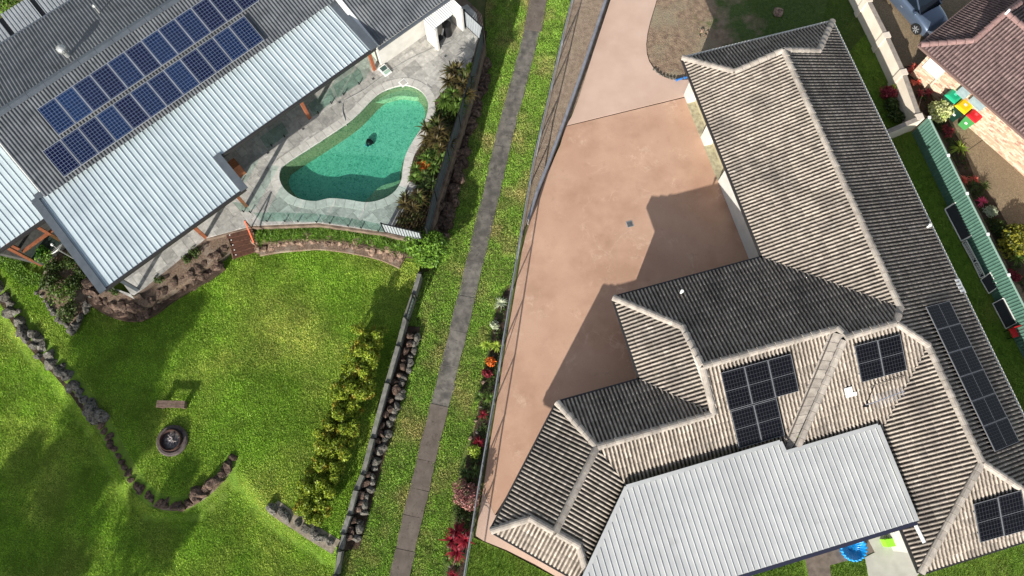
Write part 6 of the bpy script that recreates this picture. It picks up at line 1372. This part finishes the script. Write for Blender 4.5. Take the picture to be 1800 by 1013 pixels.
# stations along the car (x forward), each: half width low/mid/belt, heights low/mid/belt/centre
ST_ = [(-2.25, .70, .80, .72, .38, .62, .86, .90), (-2.05, .80, .88, .80, .25, .60, .95, 1.0), (-1.5, .84, .90, .82, .2, .60, .98, 1.03), (-.4, .84, .90, .82, .2, .60, .96, 1.0), (.8, .84, .90, .82, .2, .60, .93, .98), (1.35, .84, .90, .80, .2, .60, .88, .95), (1.8, .82, .86, .72, .22, .56, .80, .86), (2.08, .74, .78, .60, .25, .52, .70, .75), (2.22, .58, .62, .45, .30, .48, .60, .62)]
vs, fs = [], []
for (x, a, b, c_, zl, zm_, zb, zc_) in ST_:
    pr = [(-a, zl), (-b, zm_), (-c_, zb), (-c_ * .5, (zb + zc_) / 2 + .02), (0, zc_), (c_ * .5, (zb + zc_) / 2 + .02), (c_, zb), (b, zm_), (a, zl)]; vs += [cb + nose * x + rgt * y + up * z for y, z in pr]
n9 = 9
for k_ in range(len(ST_) - 1): fs += [(k_ * n9 + i, k_ * n9 + i + 1, (k_ + 1) * n9 + i + 1, (k_ + 1) * n9 + i) for i in range(n9 - 1)]
fs += [tuple(range(n9)), tuple(range((len(ST_) - 1) * n9, len(ST_) * n9))]; mb = MB(); mb.add(vs, fs); body = mb.build('body', m_car, car, True); sub = body.modifiers.new('s', 'SUBSURF'); sub.levels = sub.render_levels = 2
def carpt(x, y, z): return cb + nose * x + rgt * y + up * z
G = [[(-1.75, .72, .98), (-1.75, -.72, .98)], [(-1.2, .58, 1.40), (-1.2, -.58, 1.40)], [(.1, .60, 1.44), (.1, -.60, 1.44)], [(.98, .74, .98), (.98, -.74, .98)]]
p_ = [carpt(*q) for row in G for q in row]
def pane(nm, ix, mt_): mb = MB(); mb.add([p_[i] for i in ix], [(0, 1, 2, 3)]); mb.build(nm, mt_, car)
pane('roof', (2, 3, 5, 4), m_car); pane('windscreen', (4, 5, 7, 6), m_win); pane('rear_window', (0, 1, 3, 2), m_win)
for s_ in (0, 1): pane('side_window', (s_, 2 + s_, 4 + s_, 6 + s_), m_win)
for s_ in (-1, 1):
    for a, b in (((.1, .60), (.98, .74)), ((-1.2, .58), (-1.75, .72))): MB().beam(carpt(a[0], a[1] * s_, 1.44 if a[0] > 0 else 1.40), carpt(b[0], b[1] * s_, .98), .06, .05).build('pillar', m_car, car)
    MB().beam(carpt(-1.2, .59 * s_, 1.42), carpt(.1, .61 * s_, 1.45), .05, .05).build('roof_rail', m_car, car); MB().box(carpt(.75, .96 * s_, 1.0), (.12, .2, .13), (nose, rgt, up)).build('mirror', m_car, car); MB().box(carpt(2.0, .58 * s_, .64), (.22, .3, .1), (nose, rgt, up)).build('headlight', M('lamp_glass', S(214, 220, 226), rough=.1), car)
    for x in (-1.35, 1.35):
        w0 = carpt(x, .72 * s_, .32); w1_ = carpt(x, .905 * s_, .32); tyre = MB().tube(w0, w1_, .33, n=28).build('wheel', m_tyre, car); MB().tube(w1_ - rgt * s_ * .01, w1_ + rgt * s_ * .012, .23, n=24).build('rim', M('rim_dark', S(60, 62, 66), rough=.4, metal=.6), tyre)
        for k_ in range(7): a = k_ * 6.283 / 7; d = nose * math.cos(a) + up * math.sin(a); MB().beam(w1_ + rgt * s_ * .02 + d * .04, w1_ + rgt * s_ * .02 + d * .22, .04, .02, rgt).build('spoke', m_alu, tyre)
MB().beam(carpt(-.2, .925, .62), carpt(-.05, .925, .62), .03, .03).build('door_handle', m_alu, car); MB().box(carpt(2.2, 0, .45), (.06, 1.0, .16), (nose, rgt, up)).build('grille', m_black, car)

# ================================================================== TREES outside the frame whose shadows reach the lawn
def tree(label, tgt, h, r, n, trunk_r=.2, squash=1.0, z=.06):
    G_ = P(*tgt, .3); b = G_ - SHDIR * (h - .3) / math.tan(SUN_EL); b.z = z; o = thing('gum_tree', label, 'tree', b, 'trees beyond the lower left corner')
    tk = MB(); top = b + Vector((random.uniform(-.3, .3), random.uniform(-.3, .3), h)); tk.tube(b - up * .1, b.lerp(top, .5), trunk_r, trunk_r * .7, 10); tk.tube(b.lerp(top, .5), top, trunk_r * .7, trunk_r * .3, 8); lob = []
    for k_ in range(14):
        a = random.uniform(0, 6.283); p0 = b.lerp(top, random.uniform(.5, .9)); p1 = top + Vector((math.cos(a) * r * random.uniform(.4, .9), math.sin(a) * r * random.uniform(.4, .9), random.uniform(-.35, .3) * r * squash)); tk.tube(p0, p1, trunk_r * .3, trunk_r * .1, 6); lob.append((p1, r * random.uniform(.2, .42)))
    def f():
        c_, rr = random.choice(lob); d = Vector((random.gauss(0, 1), random.gauss(0, 1), random.gauss(0, 1))).normalized(); return c_ + d * rr * random.uniform(.3, 1), d
    tk.build('trunk', M('bark', S(120, 104, 90), S(90, 78, 68), 4, .9), o); V, F, T = leaf_cloud(f, int(n * 1.25), .22, .3, 2.2); np_part('crown', V, F, T, LM['tree'], o)
tree('tall gum tree outside the frame shading the lawn by the shrub bed', (235, 610), 13, 2.6, 2600)
tree('gum tree outside the frame shading the rock wall bend', (225, 740), 10, 1.7, 1500)
tree('broad gum tree outside the frame shading the lower left corner', (40, 940), 9, 3.0, 3000)
tree('gum tree outside the frame shading the lawn below the curved rocks', (270, 930), 8, 2.0, 2000)
tree('slim gum tree outside the frame shading the left lawn', (120, 830), 10, 1.8, 1200)
